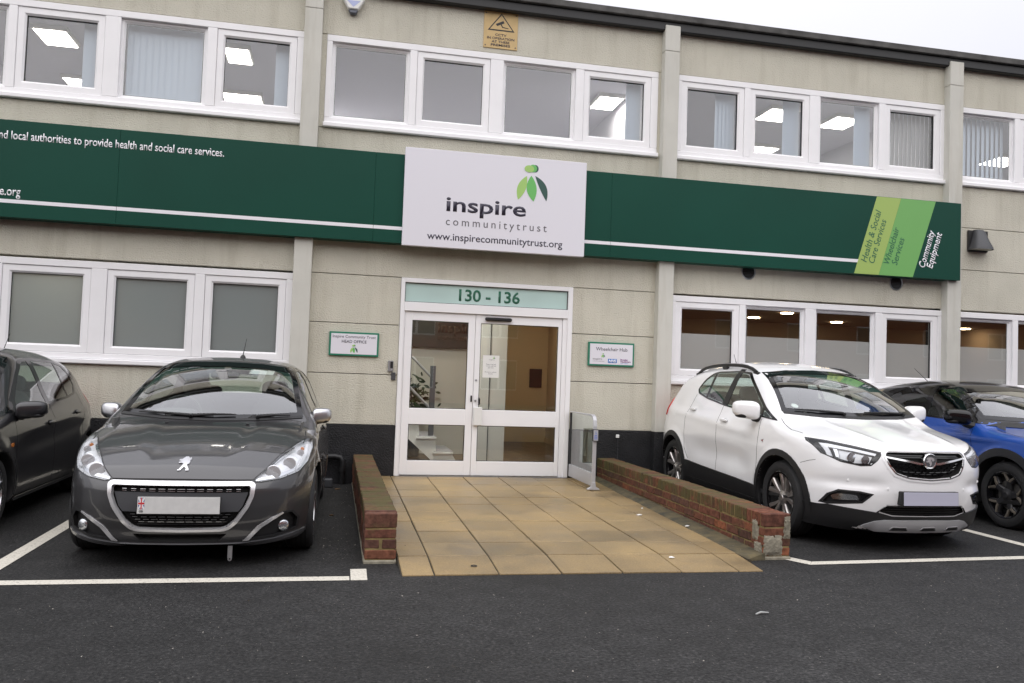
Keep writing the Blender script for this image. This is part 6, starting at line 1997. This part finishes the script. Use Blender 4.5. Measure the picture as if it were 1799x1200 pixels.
    m = MB(); m.prism(gf, -.0085, -.005); m.build('griffin', CM['bright'], bd)
    # ---- fog lamps
    for s in (1, -1):
        P = fog if s == 1 else mir(fog)
        e = k.shell('fog_lamp_surround', T, P, 'front', off=-.03, thick=0, rim=.001, grid=.035)
        k.shell('surround_lip', T, inset(P, -.006), 'front', off=.002, thick=.004, holes=[inset(P, .008)], grid=.03, parent=e)
        q = lambda *p_: [(a[0]*s, a[1]) for a in p_]
        k.shell('fog_lamp', CM['lampchrome'], rounded(q((.56, .432), (.72, .420), (.735, .455), (.69, .478), (.58, .474)), .012), 'front', off=-.016, thick=.012, grid=.03, parent=e)
        k.shell('fog_lens', CM['lens'], rounded(q((.555, .428), (.725, .416), (.740, .457), (.69, .482), (.578, .478)), .012), 'front', off=-.010, thick=.006, grid=.03, parent=e)
        k.shell('inner_step', CM['gloss'], q((.488, .489), (.56, .500), (.545, .43)), 'front', off=-.012, thick=.01, grid=.03, parent=e)
        for x, z in ((.36, .545), (.63, .60)):
            pp, nn = k.at((s*x, z), 'front', off=.001); superblob('parking_sensor', pt, pp, (.013, .003, .013), root, 2, 14, 8)
    k.shell('tow_cover', pt, [(-.315, .515), (-.255, .508), (-.235, .455), (-.285, .452)], 'front', off=.001, thick=.002, grid=.04)
    plate(k, -.030, .475, CM['plate_blank'], tilt=-.03, x=-.012)
    hb = MB(); hb.box(-.28, .26, -.015, .05, .418, .534); hb.build('plate_bracket', T, root, bevel=.006)
    # ---- side details
    for s in (1, -1):
        door_mirror(k, (.955, 1.46, 1.135), (.122, .085, .088), s, pt, (.80, 1.42, 1.04))
        for y, z, d in ((2.12, .985, 'front_door'), (3.00, 1.065, 'rear_door')): door_handle(k, y, z, s, pt, k.parts[d][0 if s == -1 else -1])
        k.shell('side_repeater', CM['satin'], [(1.235, .862), (1.29, .850), (1.245, .832)], 'side', off=.004, thick=.005, side=s, grid=.04)
        k.shell('repeater_lens', CM['red'], [(1.243, .855), (1.268, .849), (1.248, .840)], 'side', off=.006, thick=.003, side=s, grid=.04)
        k.shell('tail_light', CM['red'], rounded([(3.86, .96), (3.84, 1.10), (3.88, 1.19), (4.06, 1.16), (4.13, 1.0)], .03), 'side', off=.014, thick=.03, side=s, grid=.05)
        k.shell('fuel_flap', pt, rounded([(3.50, .93), (3.64, .94), (3.64, 1.07), (3.50, 1.06)], .04), 'side', off=.001, thick=.003, side=s, grid=.06) if s < 0 else None
        # roof rail
        pts = []
        for i in range(15):
            t = i/14; y = 1.98+1.50*t
            pp, nn = k.project([(s*(.565-.02*t), y)], 'top'); z = pp[0][2]
            lift = .038*(1-abs(2*t-1)**6)
            pts.append((s*(.565-.02*t), y, z+.006+lift))
        m = MB(); m.tube(pts, [.018]+[.019]*13+[.018], 10); rr_ = m.build('roof_rail', T, root, smooth=True)
        m = MB(); m.tube([(a[0]-s*.002, a[1], a[2]+.014) for a in pts[2:-2]], .008, 6); m.build('rail_strip', CM['satin'], rr_, smooth=True)
        for i in (0, 7, 14):
            m = MB(); a = pts[i]; m.box(a[0]-.018, a[0]+.018, a[1]-.06, a[1]+.06, a[2]-.05, a[2]+.004); m.build('rail_foot', T, rr_, bevel=.01)
    wiper(k, (.52, 1.135), (.05, 1.14), None); wiper(k, (-.18, 1.128), (-.60, 1.15), None)
    k.shell('cowl', T, [(-.715, 1.116), (-.40, 1.094), (0, 1.088), (.40, 1.094), (.715, 1.116), (.71, 1.14), (.40, 1.117), (0, 1.110), (-.40, 1.117), (-.71, 1.14)], 'front', off=.005, thick=.01, grid=.04)
    m = MB(); m.lathe([(.0, -.001), (.035, -.001), (.035, .001)], (0, 0, 0), 'y', 20)
    pp, nn = k.at((-.56, 1.20), 'front', off=-.008); o = m.build('permit_sticker', M['white_plain'], root); o.location = pp; o.rotation_euler = (-1.0, 0, 0)
    z = B_top(k, 0, 3.55); aerial(root, (0, 3.55, z-.004), (0, 3.66, z+.21))
white_crossover()

# ---------------------------------------------------------------- dark hatchback (far left)
def dark_hatchback():
    pt = paint('charcoal_paint', (.022, .022, .026), .45, .35)
    L = 3.999
    ws = [(-.67, 1.01), (0, .982), (.67, 1.01), (.56, 1.32), (.51, 1.385), (0, 1.42), (-.51, 1.385), (-.56, 1.32)]
    side1 = [(1.36, .955), (2.13, .978), (2.12, 1.362), (1.97, 1.348), (1.70, 1.215), (1.40, 1.02)]
    side2 = [(2.24, .985), (2.86, 1.02), (2.83, 1.348), (2.22, 1.362)]
    side3 = [(2.90, 1.025), (3.12, 1.05), (3.23, 1.12), (3.18, 1.24), (3.05, 1.315), (2.87, 1.345)]
    dlo = [(1.10, .925), (2.18, .962), (2.86, .998), (3.14, 1.028), (3.26, 1.10), (3.22, 1.25), (3.08, 1.345), (2.86, 1.372), (2.18, 1.385), (1.95, 1.368), (1.67, 1.235), (1.34, 1.045)]
    rw = [(-.5, 1.1), (.5, 1.1), (.42, 1.34), (-.42, 1.34)]
    hl = [(.46, .70), (.60, .66), (.74, .70), (.80, .80), (.79, .88), (.70, .86), (.58, .80)]
    gr = [(-.42, .66), (.42, .66), (.38, .56), (-.38, .56)]
    cfg = dict(L=L, H=1.5, pose=(-3.134, -4.057, .006), paint=pt, R=.302, rr=.205, tw=.185, wheel='five', wheel_mats=[CM['satin'], CM['satin'], CM['satin']], cell=.02,
        label='nearly black hatchback cut off by the left edge of the picture',
        T=[(-.05, .64), (0, .67), (.06, .73), (.2, .80), (.45, .88), (.75, .94), (.92, .972), (1.0, 1.0), (1.2, 1.12), (1.5, 1.29), (1.7, 1.385), (1.85, 1.435), (2.1, 1.475), (2.4, 1.488), (2.8, 1.478), (3.2, 1.435), (3.5, 1.38), (3.65, 1.32), (3.8, 1.14), (3.92, .93), (4.1, .6)],
        F0=[(0, .24), (.14, .14), (.2, .07), (.3, .03), (.45, 0), (.6, .01), (.7, .04), (.9, .15), (1.5, .5)],
        G=[(0, 0), (.3, .03), (.5, .09), (.62, .17), (.72, .28), (.80, .45), (.86, .75), (1.1, 2.2)],
        P=[(-.1, .80), (.4, .83), (.8, .856), (1.5, .86), (2.4, .862), (3.2, .855), (3.6, .815), (3.9, .74), (4.2, .60)],
        S=[(0, .12), (.15, .07), (.25, .022), (.38, .004), (.5, 0), (.66, .0), (.78, .01), (.87, .032), (.95, .07), (1.05, .125), (1.2, .19), (1.35, .262), (1.45, .33), (1.52, .40)],
        R0=[(0, 3.85), (.3, 3.95), (.6, 3.999), (.8, 3.98), (1.0, 3.90), (1.2, 3.78), (1.5, 3.55)],
        Bt=[(-.1, .17), (.8, .2), (1.2, .185), (2.8, .185), (3.3, .22), (4.1, .26)],
        arches=[(.81, .31, .33), (3.32, .31, .33)], cabin=(1.0, 3.5, .96), rear_mirror=(0, 1.72, 1.32), flare=.022,
        side_mod=[lambda y, z: -.014*np.exp(-((z-(.66+.05*(y-2)))/.07)**2)*sstep(1.1, 1.6, y)*(1-sstep(3.0, 3.5, y))+.010*np.exp(-((z-(.80+.06*(y-2)))/.045)**2)*sstep(1.2, 1.7, y)],
        headliner=[(-.5, 1.95), (.5, 1.95), (.5, 3.3), (-.5, 3.3)], liner=CM['liner'],
        glass=[dict(name='windscreen', view='front', poly=ws, mat=CM['wind'], frit=.034), dict(name='rear_window', view='rear', poly=rw, mat=CM['side'], frit=.03)]
              + [dict(name='side_window', view='side', side=s, poly=p, mat=CM['side'], frit=0, **{'in': .004}) for s in (-1, 1) for p in (side1, side2, side3)],
        holes=[('front', 1, inset(hl, .004)), ('front', 1, inset(mir(hl), .004)), ('front', 1, inset(gr, .01))],
        panels=[('hood', 'top', 1, [(-.45, .0), (.45, .0), (.60, .22), (.72, .55), (.76, .8), (.73, 1.0), (0, .97), (-.73, 1.0), (-.76, .8), (-.72, .55), (-.60, .22)], None)]
              + [(nm, 'side', s, pl, None) for s in (-1, 1) for nm, pl in (('front_door', [(1.20, .25), (2.17, .25), (2.19, .97), (1.20, .93)]), ('rear_door', [(2.175, .25), (2.90, .25), (3.02, .55), (3.22, .85), (3.25, 1.05), (2.195, .965)]))]
              + [('front_bumper', 'front', 1, [(-.95, .1), (.95, .1), (.95, .60), (.62, .66), (0, .67), (-.62, .66), (-.95, .60)], None)],
        seams=[('door_gap', [(1.20, .25), (1.20, .93)], 'side', (1, -1), .003), ('door_gap', [(2.172, .25), (2.192, .96)], 'side', (1, -1), .003),
               ('door_gap', [(3.25, 1.05), (3.22, .85), (3.02, .55), (2.95, .25)], 'side', (1, -1), .003), ('hood_gap', [(.72, .55), (.76, .8), (.73, 1.0)], 'top', (1, -1), .0035)])
    root, k = make_car(cfg)
    T = CM['trim']
    for s in (1, -1):
        o = k.shell('window_trim', CM['gloss'], rounded(dlo, .04), 'side', off=.003, thick=.006, side=s, holes=[side1, side2, side3], grid=.05)
        door_mirror(k, (.925, 1.30, .955), (.115, .085, .073), s, pt, (.80, 1.28, .90))
        for y, z, d in ((2.02, .80, 'front_door'), (2.90, .855, 'rear_door')): door_handle(k, y, z, s, pt, k.parts[d][0 if s == -1 else -1])
        P = hl if s == 1 else mir(hl)
        hs = k.shell('headlight', CM['lampgrey'], P, 'front', off=-.045, thick=0, rim=.001, grid=.04)
        k.shell('lens', CM['lens'], inset(P, .001), 'front', off=.003, thick=.004, grid=.04, parent=hs)
        k.shell('tail_light', CM['red'], rounded([(3.72, .82), (3.66, 1.0), (3.70, 1.10), (3.83, .98), (3.9, .84)], .03), 'side', off=.006, thick=.02, side=s, grid=.05)
        k.shell('side_repeater', CM['amber'], rounded([(1.06, .655), (1.12, .66), (1.12, .69), (1.06, .685)], .012), 'side', off=.005, thick=.006, side=s, grid=.04)
        k.line('side_moulding', pt, [(1.15, .215), (2.95, .222)], 'side', r=.02, off=.012, side=s, step=.1)
    g = k.shell('grille', CM['gap'], gr, 'front', off=-.04, thick=0, rim=.0, grid=.06)
    k.line('grille_bar', CM['chrome'], [(-.42, .62), (0, .62), (.42, .62)], 'front', r=.014, off=.004, parent=g, step=.06)
    plate(k, -.02, .45, CM['plate_blank'])
    z = B_top(k, 0, 3.25); aerial(root, (0, 3.25, z-.004), (0, 3.42, z+.22))
dark_hatchback()

# ---------------------------------------------------------------- blue crossover with black roof (far right)
def blue_crossover():
    pt = paint('blue_car_paint', (.008, .075, .40), .25, .3)
    L = 4.151
    ws = [(-.76, 1.10), (0, 1.075), (.76, 1.10), (.64, 1.36), (.585, 1.425), (0, 1.455), (-.585, 1.425), (-.64, 1.36)]
    side1 = [(1.40, 1.065), (2.14, 1.102), (2.20, 1.425), (1.98, 1.42), (1.72, 1.30), (1.48, 1.13)]
    side2 = [(2.25, 1.108), (2.86, 1.165), (3.0, 1.22), (2.90, 1.34), (2.74, 1.405), (2.28, 1.43)]
    dlo = [(1.22, 1.045), (2.2, 1.085), (2.88, 1.145), (3.30, 1.215), (3.36, 1.27), (2.98, 1.385), (2.76, 1.43), (2.2, 1.455), (1.96, 1.442), (1.66, 1.32), (1.40, 1.155)]
    rw = [(-.5, 1.2), (.5, 1.2), (.43, 1.38), (-.43, 1.38)]
    hl = [(.50, .83), (.58, .76), (.74, .78), (.81, .86), (.83, .93), (.76, .92)]
    gr = [(-.56, .90), (.56, .90), (.50, .72), (-.50, .72)]
    cfg = dict(L=L, H=1.54, pose=(7.94, -3.95, 0), paint=pt, R=.342, rr=.232, tw=.215, wheel='star', cell=.02,
        wheel_mats=[CM['gloss'], mat('satin_black_alloy', (.02, .02, .022), .4), mat('bronze_edge', (.33, .29, .24), .35, metal=.7)],
        label='bright blue crossover with black roof and black wheel arches at the right edge',
        T=[(-.05, .86), (0, .885), (.06, .93), (.15, .955), (.4, .985), (.75, 1.02), (1.0, 1.05), (1.09, 1.085), (1.3, 1.20), (1.5, 1.305), (1.65, 1.38), (1.8, 1.435), (2.0, 1.485), (2.3, 1.522), (2.6, 1.528), (3.0, 1.50), (3.4, 1.445), (3.62, 1.40), (3.78, 1.26), (3.95, 1.05), (4.2, .7)],
        F0=[(0, .2), (.18, .12), (.25, .06), (.35, .03), (.5, .01), (.7, 0), (.85, .02), (.95, .1), (1.6, .6)],
        G=[(0, 0), (.3, .02), (.5, .06), (.65, .12), (.76, .21), (.83, .33), (.875, .55), (.91, .9), (1.15, 2.4)],
        P=[(-.1, .84), (.4, .875), (.9, .893), (1.6, .887), (2.4, .887), (3.1, .893), (3.6, .87), (4.2, .75)],
        S=[(0, .14), (.2, .07), (.3, .03), (.45, .008), (.6, .004), (.75, 0), (.9, .006), (.98, .026), (1.05, .062), (1.12, .10), (1.25, .165), (1.4, .25), (1.5, .335), (1.6, .42)],
        R0=[(0, 4.0), (.4, 4.12), (.7, 4.151), (.95, 4.12), (1.1, 4.02), (1.4, 3.78), (1.6, 3.6)],
        Bt=[(-.1, .19), (.8, .22), (1.2, .2), (3.0, .2), (3.6, .24), (4.3, .28)],
        arches=[(.872, .345, .39), (3.433, .345, .39)], flare=.03, cabin=(1.05, 3.6, 1.08), rear_mirror=(0, 1.75, 1.36),
        side_mod=[lambda y, z: .014*np.exp(-((z-.90)/.05)**2)*sstep(.5, 1.0, y)*(1-sstep(1.5, 2.0, y))-.018*np.exp(-((z-.68)/.12)**2)*sstep(1.35, 1.8, y)*(1-sstep(2.6, 3.0, y))],
        headliner=[(-.5, 2.0), (.5, 2.0), (.5, 3.3), (-.5, 3.3)], liner=CM['lining'],
        glass=[dict(name='windscreen', view='front', poly=ws, mat=CM['wind'], frit=.04), dict(name='rear_window', view='rear', poly=rw, mat=CM['privacy'], frit=.03)]
              + [dict(name='side_window', view='side', side=s, poly=p, mat=mm, frit=0, **{'in': .004}) for s in (-1, 1) for p, mm in ((side1, CM['side']), (side2, CM['privacy']))],
        holes=[('front', 1, inset(gr, .01))],
        panels=[('roof', 'side', s, [(1.14, 1.075), (1.30, 1.062), (2.2, 1.088), (2.9, 1.15), (3.34, 1.215), (3.9, 1.33), (3.9, 1.6), (1.7, 1.6)], CM['gloss']) for s in (1, -1)]
              + [('roof', 'top', 1, [(-.68, 1.72), (0, 1.80), (.68, 1.72), (.68, 3.75), (-.68, 3.75)], CM['gloss'])]
              + [('hood', 'top', 1, [(-.6, .0), (.6, .0), (.76, .3), (.80, .8), (.76, 1.10), (0, 1.06), (-.76, 1.10), (-.80, .8), (-.76, .3)], None)]
              + [(nm, 'side', s, pl, None) for s in (-1, 1) for nm, pl in (('front_door', [(1.34, .25), (2.21, .25), (2.23, 1.08), (1.34, 1.05)]), ('rear_door', [(2.215, .25), (2.95, .25), (3.05, .55), (3.2, .9), (3.2, 1.2), (2.235, 1.09)]))]
              + [('front_bumper', 'front', 1, [(-.95, .1), (.95, .1), (.95, .75), (.0, .72), (-.95, .75)], None)],
        seams=[('door_gap', [(1.34, .40), (1.32, .8), (1.34, 1.04)], 'side', (1, -1), .003), ('door_gap', [(2.212, .42), (2.232, 1.08)], 'side', (1, -1), .003),
               ('hood_gap', [(.78, .45), (.805, .8), (.765, 1.09)], 'top', (1, -1), .0035)])
    root, k = make_car(cfg)
    T = CM['trim']
    for s in (1, -1):
        o = k.shell('window_trim', CM['gloss'], rounded(dlo, .03), 'side', off=.003, thick=.006, side=s, holes=[side1, side2], grid=.05)
        k.shell('scuttle_trim', T, [(1.02, 1.02), (1.22, 1.03), (1.20, 1.075), (1.04, 1.06)], 'side', off=.006, thick=.01, side=s, grid=.05)
        arch_trim(k, .872, .345, .393, .475, s, T, a0=-18, a1=198, off=.012, thick=.02)
        arch_trim(k, 3.433, .345, .393, .475, s, T, a0=-18, a1=198, off=.012, thick=.02)
        k.shell('sill_cladding', T, [(1.30, .205), (1.30, .37), (3.0, .39), (3.0, .205)], 'side', off=.014, thick=.02, side=s, grid=.08)
        door_mirror(k, (1.0, 1.42, 1.115), (.125, .09, .080), s, CM['gloss'], (.82, 1.36, 1.02))
        for y, z, d in ((2.05, .93, 'front_door'), (2.95, .97, 'rear_door')): door_handle(k, y, z, s, pt, k.parts[d][0 if s == -1 else -1])
        P = hl if s == 1 else mir(hl)
        hs = k.shell('headlight', CM['lampdark'], P, 'front', off=.004, thick=.01, grid=.04)
    g = k.shell('grille', CM['gloss'], gr, 'front', off=-.03, thick=0, rim=.002, grid=.06)
    k.shell('lower_bumper', T, [(-.86, .42), (.86, .42), (.84, .22), (-.84, .22)], 'front', off=.01, thick=.02, grid=.06)
    plate(k, -.03, .5, CM['plate_blank'])
    wiper(k, (-.2, 1.09), (.35, 1.11), None)
    z = B_top(k, 0, 3.15); aerial(root, (0, 3.15, z-.004), (0, 3.42, z+.20))
blue_crossover()
